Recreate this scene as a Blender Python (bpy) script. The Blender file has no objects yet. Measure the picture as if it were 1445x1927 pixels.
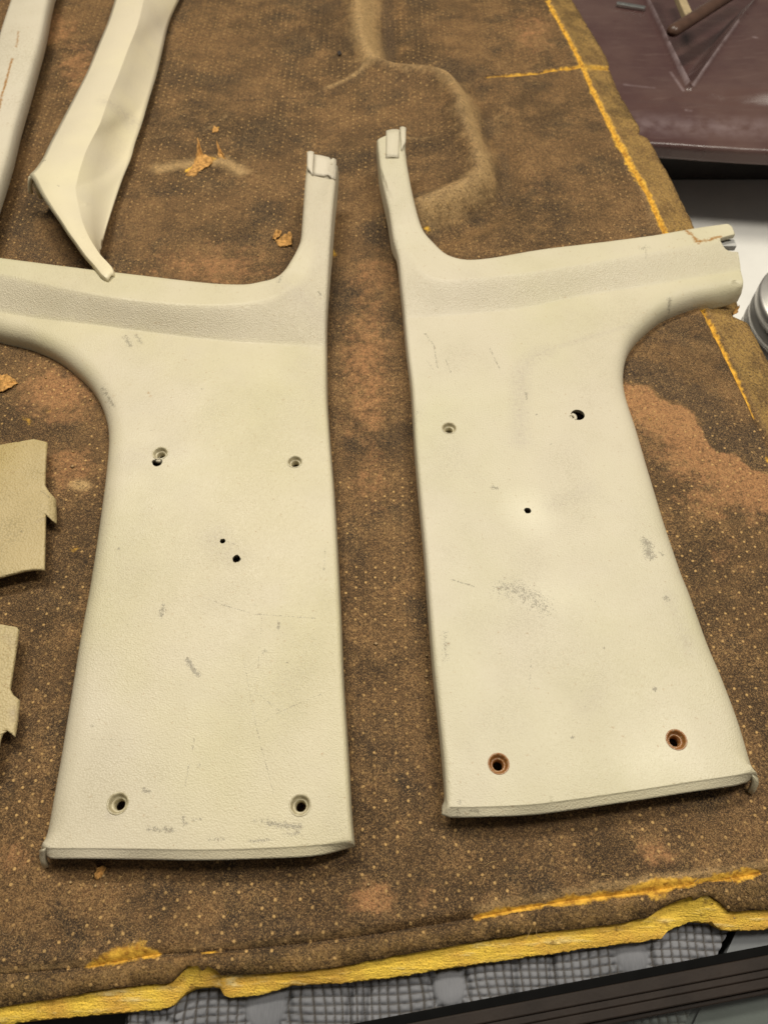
import bpy, math, random
import numpy as np
from mathutils import Vector
from mathutils.geometry import delaunay_2d_cdt

random.seed(7); rng = np.random.default_rng(7)
scene = bpy.context.scene
C = scene.collection

# ------------------------------------------------------------------ camera
W, H, F, PITCH, HC = 1445., 1927., 1447., math.radians(57), .54
cam_d = bpy.data.cameras.new('Camera'); cam = bpy.data.objects.new('Camera', cam_d); C.objects.link(cam)
cam.location = (0, 0, HC); cam.rotation_euler = (math.pi/2 - PITCH, 0, 0)
cam_d.sensor_fit = 'VERTICAL'; cam_d.sensor_height = 36; cam_d.lens = F / H * 36
cam_d.clip_start = .01; cam_d.clip_end = 50
cam_d.dof.use_dof = True; cam_d.dof.focus_distance = .58; cam_d.dof.aperture_fstop = 10
scene.camera = cam

# ------------------------------------------------------------------ light (indoor lamps)
world = bpy.data.worlds.new('World'); scene.world = world; world.use_nodes = True
world.node_tree.nodes['Background'].inputs[0].default_value = (1, .93, .82, 1)
world.node_tree.nodes['Background'].inputs[1].default_value = .16
def area(name, loc, target, sx, sy, power, col):
    d = bpy.data.lights.new(name, 'AREA'); d.shape = 'RECTANGLE'; d.size = sx; d.size_y = sy
    d.energy = power; d.color = col
    o = bpy.data.objects.new(name, d); C.objects.link(o); o.location = loc
    o.rotation_euler = (Vector(target) - Vector(loc)).to_track_quat('-Z', 'Y').to_euler()
area('ceiling_lamp', (-.55, 1.45, 2.3), (0, .35, 0), 1.1, .28, 50, (1, .93, .79))
area('ceiling_lamp', (.80, .60, 2.0), (.05, .25, 0), .28, 1.0, 30, (1, .93, .81))
scene.view_settings.view_transform = 'Standard'; scene.view_settings.look = 'None'
scene.view_settings.exposure = 0; scene.view_settings.gamma = 1
scene.cycles.use_denoising = True
scene.cycles.max_bounces = 5; scene.cycles.diffuse_bounces = 2; scene.cycles.glossy_bounces = 2; scene.cycles.transmission_bounces = 4
scene.cycles.use_adaptive_sampling = True; scene.cycles.adaptive_threshold = .02
scene.cycles.caustics_reflective = False; scene.cycles.caustics_refractive = False

# ------------------------------------------------------------------ helpers
def P(px, py, z=0.):
    """pixel of the photograph -> point on the horizontal plane at height z"""
    x = (px - W/2) / F; y = -(py - H/2) / F
    d = np.array([x, math.cos(PITCH) + y*math.sin(PITCH), -math.sin(PITCH) + y*math.cos(PITCH)])
    return np.array([0, 0, HC]) + d * (z - HC) / d[2]
def P2(pts, z=0.): return np.array([P(a, b, z)[:2] for a, b in pts])

def tag(o, label=None, cat=None, group=None, kind=None):
    for k, v in (('label', label), ('category', cat), ('group', group), ('kind', kind)):
        if v: o[k] = v
    return o
def empty(name, loc, label, cat, group=None):
    o = bpy.data.objects.new(name, None); C.objects.link(o); o.location = loc; o.empty_display_size = .02
    return tag(o, label, cat, group)
def mesh(name, v, f, m, parent=None, smooth=True):
    me = bpy.data.meshes.new(name); me.from_pydata([tuple(map(float, p)) for p in v], [], [tuple(map(int, q)) for q in f])
    me.materials.append(m)
    if smooth: me.polygons.foreach_set('use_smooth', [True]*len(me.polygons))
    me.update()
    o = bpy.data.objects.new(name, me); C.objects.link(o)
    if parent:
        o.parent = parent; o.matrix_parent_inverse.translation = -Vector(parent.location)
    return o
def attr(o, name, vals):
    a = o.data.attributes.new(name, 'FLOAT', 'POINT'); a.data.foreach_set('value', np.asarray(vals, np.float32))
def solid(o, t, off=-1):
    m = o.modifiers.new('solid', 'SOLIDIFY'); m.thickness = t; m.offset = off; m.use_even_offset = False
def bevel(o, w, seg=2):
    m = o.modifiers.new('bevel', 'BEVEL'); m.width = w; m.segments = seg; m.limit_method = 'ANGLE'
def sharp(o, deg=35):
    o.data.set_sharp_from_angle(angle=math.radians(deg))

def smooth_poly(pts, step, closed=True, extra=None):
    """Catmull-Rom through pts (n,k), resampled about every `step`; a row whose 'corner' flag is set stays sharp."""
    pts = np.asarray(pts, float); n = len(pts); out = []
    corner = extra if extra is not None else np.zeros(n, bool)
    segs = n if closed else n-1
    for i in range(segs):
        p1, p2 = pts[i], pts[(i+1) % n]
        p0 = pts[(i-1) % n] if (closed or i > 0) else p1
        p3 = pts[(i+2) % n] if (closed or i+2 < n) else p2
        if corner[i]: p0 = p1
        if corner[(i+1) % n]: p3 = p2
        L = np.linalg.norm(p2[:2]-p1[:2]); k = max(1, int(round(L/step)))
        t1 = (p2-p0)*.5; t2 = (p3-p1)*.5
        for nrm, q in ((t1, 1), (t2, 1)):
            l = np.linalg.norm(nrm[:2])
            if l > L > 0: nrm *= L/l
        for j in range(k):
            t = j/k; t_2 = t*t; t_3 = t_2*t
            out.append((2*t_3-3*t_2+1)*p1 + (t_3-2*t_2+t)*t1 + (-2*t_3+3*t_2)*p2 + (t_3-t_2)*t2)
    if not closed: out.append(pts[-1])
    return np.array(out)
def seg_dist(Q, A, B):
    """distance of each Q to each segment -> (dist, index, t, signed side)"""
    best = np.full(len(Q), 1e9); idx = np.zeros(len(Q), int); tt = np.zeros(len(Q)); sd = np.zeros(len(Q))
    for s in range(0, len(Q), 4000):
        q = Q[s:s+4000, None, :]; ba = (B-A)[None]; pa = q - A[None]
        t = np.clip((pa*ba).sum(2) / np.maximum((ba*ba).sum(2), 1e-14), 0, 1)
        d = np.sqrt(((pa - ba*t[..., None])**2).sum(2))
        i = d.argmin(1); r = np.arange(len(i))
        best[s:s+4000] = d[r, i]; idx[s:s+4000] = i; tt[s:s+4000] = t[r, i]
        sd[s:s+4000] = np.sign(ba[0, i, 0]*pa[r, i, 1] - ba[0, i, 1]*pa[r, i, 0])
    return best, idx, tt, sd
def line_d(Q, L):
    d, i, t, s = seg_dist(Q, L[:-1], L[1:]); return d, s
def inside(Q, poly):
    x, y = Q[:, 0], Q[:, 1]; c = np.zeros(len(Q), bool); n = len(poly)
    for i in range(n):
        (x1, y1), (x2, y2) = poly[i], poly[(i+1) % n]
        if y1 == y2: continue
        c ^= ((y1 > y) != (y2 > y)) & (x < (x2-x1)*(y-y1)/(y2-y1)+x1)
    return c
def sstep(a, b, x):
    t = np.clip((x-a)/(b-a), 0, 1); return t*t*(3-2*t)
def vnoise(x, y, seed=0):
    """smooth value noise in numpy, roughly -1..1"""
    r = np.random.default_rng(seed).random((64, 64))*2-1
    xi = np.floor(x).astype(int); yi = np.floor(y).astype(int); fx = x-xi; fy = y-yi
    fx = fx*fx*(3-2*fx); fy = fy*fy*(3-2*fy)
    g = lambda a, b: r[a % 64, b % 64]
    return (g(xi, yi)*(1-fx)+g(xi+1, yi)*fx)*(1-fy) + (g(xi, yi+1)*(1-fx)+g(xi+1, yi+1)*fx)*fy
def fbm(x, y, seed=0, o=4):
    return sum(vnoise(x*2**k, y*2**k, seed+k)/2**k for k in range(o))

# ------------------------------------------------------------------ material tools
class N:
    def __init__(s, name):
        s.m = bpy.data.materials.new(name); s.m.use_nodes = True; s.t = s.m.node_tree
        s.b = s.t.nodes['Principled BSDF']
    def n(s, typ, **kw):
        x = s.t.nodes.new(typ)
        for k, v in kw.items(): setattr(x, k, v)
        return x
    def put(s, sock, v):
        if isinstance(v, bpy.types.NodeSocket): s.t.links.new(v, sock)
        elif v is not None:
            if isinstance(v, (tuple, list)) and len(v) == 3 and sock.type == 'RGBA': v = (*v, 1)
            sock.default_value = v
    def math(s, op, a, b=None, c=None, clamp=False):
        x = s.n('ShaderNodeMath', operation=op, use_clamp=clamp)
        for i, v in enumerate((a, b, c)):
            if v is not None: s.put(x.inputs[i], v)
        return x.outputs[0]
    def vmath(s, op, a, b=None, scale=None):
        x = s.n('ShaderNodeVectorMath', operation=op)
        s.put(x.inputs[0], a)
        if b is not None: s.put(x.inputs[1], b)
        if scale is not None: s.put(x.inputs['Scale'], scale)
        return x.outputs['Value'] if op in ('LENGTH', 'DOT_PRODUCT', 'DISTANCE') else x.outputs[0]
    def mix(s, f, a, b, mode='MIX'):
        x = s.n('ShaderNodeMix', data_type='RGBA', blend_type=mode)
        s.put(x.inputs[0], f); s.put(x.inputs[6], a); s.put(x.inputs[7], b); return x.outputs[2]
    def rng(s, v, a, b, c=0., d=1., mode='SMOOTHSTEP'):
        x = s.n('ShaderNodeMapRange', interpolation_type=mode)
        for i, q in enumerate((v, a, b, c, d)): s.put(x.inputs[i], q)
        return x.outputs[0]
    def co(s): return s.n('ShaderNodeTexCoord').outputs['Object']
    def noise(s, v, scale, detail=3, rough=.55, dist=0., out=0):
        x = s.n('ShaderNodeTexNoise'); s.put(x.inputs['Vector'], v); x.inputs['Scale'].default_value = scale
        x.inputs['Detail'].default_value = detail; x.inputs['Roughness'].default_value = rough; x.inputs['Distortion'].default_value = dist
        return x.outputs[out]
    def vor(s, v, scale, feat='F1', rnd=1., out=0):
        x = s.n('ShaderNodeTexVoronoi', feature=feat); s.put(x.inputs['Vector'], v); x.inputs['Scale'].default_value = scale
        x.inputs['Randomness'].default_value = rnd; return x.outputs[out]
    def attr(s, name): return s.n('ShaderNodeAttribute', attribute_name=name).outputs['Fac']
    def bump(s, h, dist, strength=1., normal=None):
        x = s.n('ShaderNodeBump'); s.put(x.inputs['Height'], h); x.inputs['Distance'].default_value = dist; x.inputs['Strength'].default_value = strength
        if normal is not None: s.put(x.inputs['Normal'], normal)
        return x.outputs[0]
    def out(s, col=None, rough=None, normal=None, metal=None, spec=None, **kw):
        for k, v in (('Base Color', col), ('Roughness', rough), ('Normal', normal), ('Metallic', metal), ('Specular IOR Level', spec)):
            if v is not None: s.put(s.b.inputs[k], v)
        for k, v in kw.items(): s.put(s.b.inputs[k.replace('_', ' ')], v)
        return s.m

def stroke_group():
    """mask of a capsule A..A+BA of half-width Wd around a scratch or scuff"""
    g = bpy.data.node_groups.new('StrokeMask', 'ShaderNodeTree')
    I = g.interface
    for nm, t in (('P', 'NodeSocketVector'), ('A', 'NodeSocketVector'), ('BA', 'NodeSocketVector'), ('K', 'NodeSocketFloat'), ('Wd', 'NodeSocketFloat'), ('S', 'NodeSocketFloat'), ('Prev', 'NodeSocketFloat')):
        I.new_socket(nm, in_out='INPUT', socket_type=t)
    I.new_socket('Mask', in_out='OUTPUT', socket_type='NodeSocketFloat')
    n = g.nodes; l = g.links; gi = n.new('NodeGroupInput'); go = n.new('NodeGroupOutput')
    def vm(op): x = n.new('ShaderNodeVectorMath'); x.operation = op; return x
    def ma(op, cl=False): x = n.new('ShaderNodeMath'); x.operation = op; x.use_clamp = cl; return x
    pa = vm('SUBTRACT'); l.new(gi.outputs['P'], pa.inputs[0]); l.new(gi.outputs['A'], pa.inputs[1])
    dt = vm('DOT_PRODUCT'); l.new(pa.outputs[0], dt.inputs[0]); l.new(gi.outputs['BA'], dt.inputs[1])
    h = ma('MULTIPLY', True); l.new(dt.outputs['Value'], h.inputs[0]); l.new(gi.outputs['K'], h.inputs[1])
    sc = vm('SCALE'); l.new(gi.outputs['BA'], sc.inputs[0]); l.new(h.outputs[0], sc.inputs['Scale'])
    di = vm('DISTANCE'); l.new(pa.outputs[0], di.inputs[0]); l.new(sc.outputs[0], di.inputs[1])
    mr = n.new('ShaderNodeMapRange'); l.new(di.outputs['Value'], mr.inputs[0]); l.new(gi.outputs['Wd'], mr.inputs[1]); mr.inputs[2].default_value = 0
    mr.inputs[3].default_value = 0; l.new(gi.outputs['S'], mr.inputs[4])
    mx = ma('MAXIMUM'); l.new(mr.outputs[0], mx.inputs[0]); l.new(gi.outputs['Prev'], mx.inputs[1])
    l.new(mx.outputs[0], go.inputs['Mask']); return g
STROKE = stroke_group()
def strokes(s, pos, items, z, wide=1.):
    """items: (pixel polyline, width in px, strength) -> max mask over all"""
    prev = 0.
    for pl, w, st in items:
        q = [P(a, b, z) for a, b in pl]
        if len(q) == 1: q = q + [q[0] + np.array([.0004, 0, 0])]
        sc = np.linalg.norm(P(pl[0][0]+10, pl[0][1], z) - P(pl[0][0], pl[0][1], z))/10
        for a, b in zip(q[:-1], q[1:]):
            x = s.n('ShaderNodeGroup', node_tree=STROKE)
            a = np.array([a[0], a[1], 0]); ba = np.array([b[0], b[1], 0])-a
            s.put(x.inputs['P'], pos); x.inputs['A'].default_value = a; x.inputs['BA'].default_value = ba
            x.inputs['K'].default_value = float(1/(ba@ba)); x.inputs['Wd'].default_value = float(w*sc*(wide if w > 4 else 1.15)); x.inputs['S'].default_value = st
            s.put(x.inputs['Prev'], prev); prev = x.outputs[0]
    return prev

def flat_pos(s):
    p = s.n('ShaderNodeNewGeometry').outputs['Position']
    return s.vmath('MULTIPLY', p, (1, 1, 0)), p

def plastic(name, base, worn, scuffs=(), smears=(), rust=(), pale_sheen=(), z=.02, grain=900, grain_d=.00042, rough=.42, dirt=.35, rust_noise=0., tint=None):
    s = N(name); fp, p = flat_pos(s)
    # leather grain
    warp = s.vmath('ADD', p, s.vmath('SCALE', s.noise(p, 260, 2, out=1), scale=.0014))
    v1 = s.vor(warp, grain, 'F1'); v2 = s.noise(warp, grain*.9, 3)
    big = s.noise(p, 9, 3)
    wear = s.rng(s.noise(p, 5.5, 2, .6), .35, .62)                    # where the grain is rubbed flat
    h = s.math('ADD', s.math('MULTIPLY', v1, .9), s.math('MULTIPLY', v2, .7))
    raw_shade = s.attr('unworn_shade')
    amp = s.math('ADD', s.math('MULTIPLY_ADD', wear, -.45, .95), s.math('MULTIPLY', raw_shade, .9))
    h = s.math('MULTIPLY', h, amp)
    col = s.mix(s.rng(big, .35, .65), base, worn)
    col = s.mix(s.rng(s.noise(p, 24, 4, .65), .5, .78, 0, .22), col, (.50, .45, .34))
    # greenish / pinkish ageing
    col = s.mix(s.rng(s.noise(p, 3.2, 2), .45, .7, 0, .35), col, (.58, .56, .37))
    col = s.mix(s.rng(s.noise(p, 2.6, 4, .6), .42, .60, 0, .55), col, (.575, .515, .42))
    col = s.mix(s.math('MULTIPLY', raw_shade, .6), col, (.53, .475, .365))  # shade of the slopes mixed into the colour, along with the unworn tone
    # grime caught in the grain
    col = s.mix(s.math('MULTIPLY', s.rng(v1, .25, .75, 0, dirt), s.rng(s.noise(p, 14, 3), .4, .75)), col, (.33, .29, .19))
    # pin specks
    spk = s.math('MULTIPLY', s.rng(s.vor(p, 190), .07, .03), s.rng(s.noise(p, 31, 2), .53, .64))
    col = s.mix(s.math('MULTIPLY', spk, .75), col, (.07, .06, .045))
    brk = s.noise(p, 1300, 2, .6); mid = s.noise(p, 330, 3, .6)
    if pale_sheen: col = s.mix(s.math('MULTIPLY', strokes(s, fp, pale_sheen, z), .55), col, (.76, .72, .56))  # painted sheen: glossy spots lightened in the colour
    if smears:
        col = s.mix(s.math('MULTIPLY', strokes(s, fp, smears, z), s.rng(mid, .2, .75)), col, (.36, .31, .27))
    if scuffs:
        m = strokes(s, fp, scuffs, z, 1.35)
        m = s.rng(s.math('ADD', m, s.math('ADD', s.math('MULTIPLY', brk, 2.1), s.math('MULTIPLY', mid, 1.5))), 2.28, 2.55)
        col = s.mix(s.math('MULTIPLY', m, .72), col, (.20, .18, .135))
    rr = s.math('MULTIPLY_ADD', s.noise(p, 40, 3), .22, rough-.1)
    if rust:
        m = strokes(s, fp, rust, z)
        m = s.rng(s.math('ADD', m, s.math('MULTIPLY', mid, 1.2)), .72, 1.15)
        col = s.mix(m, col, (.33, .17, .05))
    if rust_noise:
        m = s.math('MULTIPLY', s.rng(s.noise(p, 420, 4, .7), .56, .68), s.rng(s.noise(p, 16, 3), .42, .7))
        col = s.mix(s.math('MULTIPLY', m, rust_noise), col, (.26, .15, .05))
    if tint: col = s.vmath('MULTIPLY', col, tint)
    nrm = s.bump(h, grain_d, .8)
    return s.out(col, rr, nrm, spec=.42)

# ------------------------------------------------------------------ generic thin moulded shell
def shell(name, mat, parent, outline, zbase, grid=.004, step=.003, holes=(), thick=.0022, lip_noise=0., extra_lines=(), unworn_shade=None):
    """outline rows: px, py, z for back-projection, roll radius (m), skirt depth (m), skirt flare (m), corner flag.
    zbase(Q) -> height of the un-rolled top surface. holes: (x, y, r)."""
    rows = []
    for px, py, z, roll, sk, fl, cr in outline:
        q = P(px, py, z); rows.append((q[0], q[1], roll, sk, fl, cr))
    rows = np.array(rows)
    a2 = rows[:, :2]; area2 = (a2[:, 0]*np.roll(a2[:, 1], -1)-np.roll(a2[:, 0], -1)*a2[:, 1]).sum()
    if area2 < 0: rows = rows[::-1]
    ol = smooth_poly(rows[:, :5], step, True, rows[:, 5] > .5)
    ol[:, 2:5] = np.maximum(ol[:, 2:5], 0) if (rows[:, 4] >= 0).all() else ol[:, 2:5]
    n = len(ol); A = ol[:, :2]; B = np.roll(A, -1, 0)
    tg = np.roll(A, -1, 0)-np.roll(A, 1, 0); tg /= np.linalg.norm(tg, axis=1)[:, None]; nin = np.c_[-tg[:, 1], tg[:, 0]]
    pts = [A]
    # rings inward from the outline
    for fr in (.06, .2, .4, .65, 1., 1.3):
        dd = ol[:, 2]*fr; Q = A+nin*dd[:, None]
        d = seg_dist(Q, A, B)[0]
        pts.append(Q[(d > dd*.93-1e-5) & inside(Q, A) & (dd > .0002)])
    lo = A.min(0); hi = A.max(0)
    gx, gy = np.meshgrid(np.arange(lo[0], hi[0], grid), np.arange(lo[1], hi[1], grid)); gx[::2] += grid/2
    Q = np.c_[gx.ravel(), gy.ravel()]; Q = Q[inside(Q, A)]
    d, i, t, _ = seg_dist(Q, A, B); Q = Q[d > np.maximum(ol[i, 2]*1.3, .0012)]
    for L in extra_lines: Q = Q[line_d(Q, L)[0] > .0032]
    for L in extra_lines:
        for off in (0, .0015, -.0015):
            tl = np.gradient(L, axis=0); tl /= np.linalg.norm(tl, axis=1)[:, None]
            Q2 = L+np.c_[-tl[:, 1], tl[:, 0]]*off; Q = np.r_[Q, Q2[inside(Q2, A)]]
    edges = [(i, (i+1) % n) for i in range(n)]
    hloops = []
    for hx, hy, hr in holes:
        Q = Q[np.hypot(Q[:, 0]-hx, Q[:, 1]-hy) > hr*1.45]
    pts.append(Q)
    allp = np.concatenate(pts); keep = np.ones(len(allp), bool)
    for hx, hy, hr in holes: keep &= ~((np.hypot(allp[:, 0]-hx, allp[:, 1]-hy) < hr*1.35) & (np.arange(len(allp)) >= n))
    allp = allp[keep]
    for hx, hy, hr in holes:
        k = 24; s0 = len(allp); a = np.arange(k)*2*math.pi/k
        jit = 1+rng.normal(0, .05, k) if hr < .0045 else np.ones(k)
        allp = np.r_[allp, np.c_[hx+np.cos(a)*hr*jit, hy+np.sin(a)*hr*jit]]
        edges += [(s0+i, s0+(i+1) % k) for i in range(k)]; hloops.append((s0, k))
        allp = np.r_[allp, np.c_[hx+np.cos(a)*hr*1.22, hy+np.sin(a)*hr*1.22], [(hx, hy)]]
    vs, es, fs, ov, oe, of = delaunay_2d_cdt([Vector(p) for p in allp], edges, [], 1, 1e-6, True)
    V = np.array([(v.x, v.y) for v in vs]); Fc = []
    cen = np.array([V[list(f)].mean(0) for f in fs]); ok = np.ones(len(fs), bool)
    for hx, hy, hr in holes: ok &= np.hypot(cen[:, 0]-hx, cen[:, 1]-hy) > hr*.93
    ok &= inside(cen, A)
    faces = [tuple(f) for f, k in zip(fs, ok) if k]
    if faces:
        f0 = V[list(faces[0])]
        if np.cross(f0[1]-f0[0], f0[2]-f0[0]) < 0: faces = [f[::-1] for f in faces]
    d, i, t, _ = seg_dist(V, A, B); j = (i+1) % n
    roll = ol[i, 2]*(1-t)+ol[j, 2]*t; roll = np.maximum(roll, 1e-5)
    u = np.clip(d/roll, 0, 1); drop = roll*(1-np.sqrt(np.maximum(0, 1-(1-u)**2)))
    zb = zbase(V); z = zb-drop
    verts = [(*p, zz) for p, zz in zip(V, z)]
    inv = {}
    for k, o in enumerate(ov):
        for q in o: inv[q] = k
    # skirt below the outline
    loop = [inv[i] for i in range(n)]
    prev = loop; zsk = ol[:, 3]; fl = ol[:, 4]
    nz = vnoise(np.arange(n)*.11, np.zeros(n), 5)*lip_noise
    for fr in (.2, .5, .8, 1.):
        s0 = len(verts)
        for i in range(n):
            zt = z[loop[i]]; dep = zsk[i]+nz[i]
            o = A[i]-nin[i]*fl[i]*fr
            verts.append((o[0], o[1], zt-dep*fr))
        cur = list(range(s0, s0+n))
        faces += [(prev[i], cur[i], cur[(i+1) % n], prev[(i+1) % n]) for i in range(n)]
        prev = cur
    for s0, k in hloops:
        lp = [inv[s0+i] for i in range(k)]; b0 = len(verts)
        for i in range(k): verts.append((V[lp[i]][0], V[lp[i]][1], z[lp[i]]-.004))
        faces += [(lp[i], lp[(i+1) % k], b0+(i+1) % k, b0+i) for i in range(k)]
    o = mesh(name, verts, faces, mat, parent); solid(o, thick); sharp(o, 50)
    if unworn_shade: attr(o, 'unworn_shade', np.r_[unworn_shade(V), np.full(len(verts)-len(V), .25)])
    return o
def lathe(name, prof, loc, m, parent=None, seg=28, jit=0.):
    v = []; f = []
    for r, z in prof:
        for k in range(seg):
            a = 2*math.pi*k/seg; rr = r*(1+jit*math.sin(3*a+r*900)); v.append((loc[0]+rr*math.cos(a), loc[1]+rr*math.sin(a), loc[2]+z))
    for i in range(len(prof)-1):
        for k in range(seg): f.append((i*seg+k, i*seg+(k+1) % seg, (i+1)*seg+(k+1) % seg, (i+1)*seg+k))
    return mesh(name, v, f, m, parent)
def loft(name, rows, m, parent=None, thick=0., close=False):
    """rows: list of equal-length point lists"""
    v = [p for r in rows for p in r]; k = len(rows[0]); f = []
    for i in range(len(rows)-1):
        for j in range(k-1): f.append((i*k+j, i*k+j+1, (i+1)*k+j+1, (i+1)*k+j))
    o = mesh(name, v, f, m, parent)
    if thick: solid(o, thick)
    return o
def box(name, lo, hi, m, parent=None, bev=0.):
    x0, y0, z0 = lo; x1, y1, z1 = hi
    v = [(x, y, z) for z in (z0, z1) for y in (y0, y1) for x in (x0, x1)]
    f = [(0, 2, 3, 1), (4, 5, 7, 6), (0, 1, 5, 4), (2, 6, 7, 3), (0, 4, 6, 2), (1, 3, 7, 5)]
    o = mesh(name, v, f, m, parent, smooth=False)
    if bev: bevel(o, bev)
    return o

# ------------------------------------------------------------------ simple materials
def simple(name, col, rough=.5, metal=0., nscale=60, namp=.25, bscale=0, bd=.0003, spec=.5):
    s = N(name); p = s.n('ShaderNodeNewGeometry').outputs['Position']
    k = s.rng(s.noise(p, nscale, 4, .6), .25, .75, 1-namp, 1+namp, 'LINEAR')
    c = s.vmath('SCALE', tuple(col), scale=k)
    nr = s.bump(s.noise(p, bscale, 3), bd) if bscale else None
    return s.out(c, rough, nr, metal, spec)
M_table = simple('white_laminate', (.80, .79, .75), .45, 0, 12, .06)
M_dark = simple('dark_wood', (.022, .016, .013), .5, 0, 30, .4, 200)
M_black = simple('gap_black', (.004, .004, .004), .9, spec=.1)
M_rail = simple('dark_bronze_metal', (.020, .014, .011), .6, 0, 25, .35, 300, .0002, .2)
M_grey = simple('grey_vinyl', (.17, .18, .19), .8, 0, 20, .15, 500, .0003, .2)
M_steel = simple('brushed_steel', (.70, .68, .64), .38, .85, 40, .12)
M_tin = simple('galvanised_clip', (.62, .64, .62), .3, 1., 80, .2)
M_hose = simple('dark_hose', (.035, .038, .042), .25)
M_stick = simple('tan_wood', (.42, .33, .19), .6)

def maroon_mat():
    s = N('maroon_plastic'); p = s.n('ShaderNodeNewGeometry').outputs['Position']
    c = s.mix(s.rng(s.noise(p, 7, 4, .6), .35, .7), (.070, .034, .033), (.105, .060, .052))
    st = s.n('ShaderNodeMapping'); s.put(st.inputs['Vector'], p); st.inputs['Scale'].default_value = (14, 70, 14)
    c = s.mix(s.rng(s.noise(st.outputs[0], 1.4, 4, .6), .5, .8, 0, .35), c, (.17, .115, .10))
    fp = s.vmath('MULTIPLY', p, (1, 1, 0)); wear = strokes(s, fp, [([(1215, 0), (1255, 85), (1292, 163)], 4, .9), ([(1301, 166), (1340, 108), (1386, 44)], 4, .8), ([(1262, 135), (1285, 170)], 4, .5), ([(1175, 158), (1230, 165)], 5, .35), ([(1315, 90), (1325, 102)], 4, .6), ([(1292, 204), (1300, 205)], 5, .8), ([(1416, 74), (1420, 76)], 5, .5), ([(1205, 225), (1445, 235)], 40, .35), ([(1380, 8), (1405, 7)], 4, .5)], -.10)  # rib highlights painted as pale strokes, among real scuffs
    c = s.mix(s.math('MULTIPLY', wear, s.rng(s.noise(p, 45, 3), .2, .7)), c, (.33, .26, .27))
    return s.out(c, s.rng(s.noise(p, 20, 3), .3, .7, .20, .40), s.bump(s.noise(p, 700, 2), .00015), spec=.5)
M_maroon = maroon_mat()

def foam_mat():
    s = N('yellow_foam'); p = s.n('ShaderNodeNewGeometry').outputs['Position']
    mp = s.n('ShaderNodeMapping'); s.put(mp.inputs['Vector'], p); mp.inputs['Scale'].default_value = (30, 220, 220); mp.inputs['Rotation'].default_value = (0, 0, -.12)
    streak = s.noise(mp.outputs[0], 1., 5, .65)
    c = s.mix(s.rng(s.noise(p, 24, 4, .6), .40, .64), (.97, .66, .095), (.80, .47, .085))
    c = s.mix(s.rng(streak, .52, .78, 0, .85), c, (.98, .83, .42))
    c = s.mix(s.rng(s.noise(p, 75, 5, .75), .57, .72, 0, .8), c, (.26, .14, .04))
    c = s.mix(s.rng(s.noise(p, 900, 2), .6, .75, 0, .5), c, (.28, .15, .03))
    h = s.math('ADD', s.noise(p, 900, 3, .7), s.math('MULTIPLY', streak, 1.6))
    return s.out(c, .85, s.bump(h, .0013), spec=.15)
M_foam = foam_mat()
M_flap = simple('torn_backing', (.50, .27, .085), .85, 0, 260, .75, 700, .0012, .15)

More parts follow.
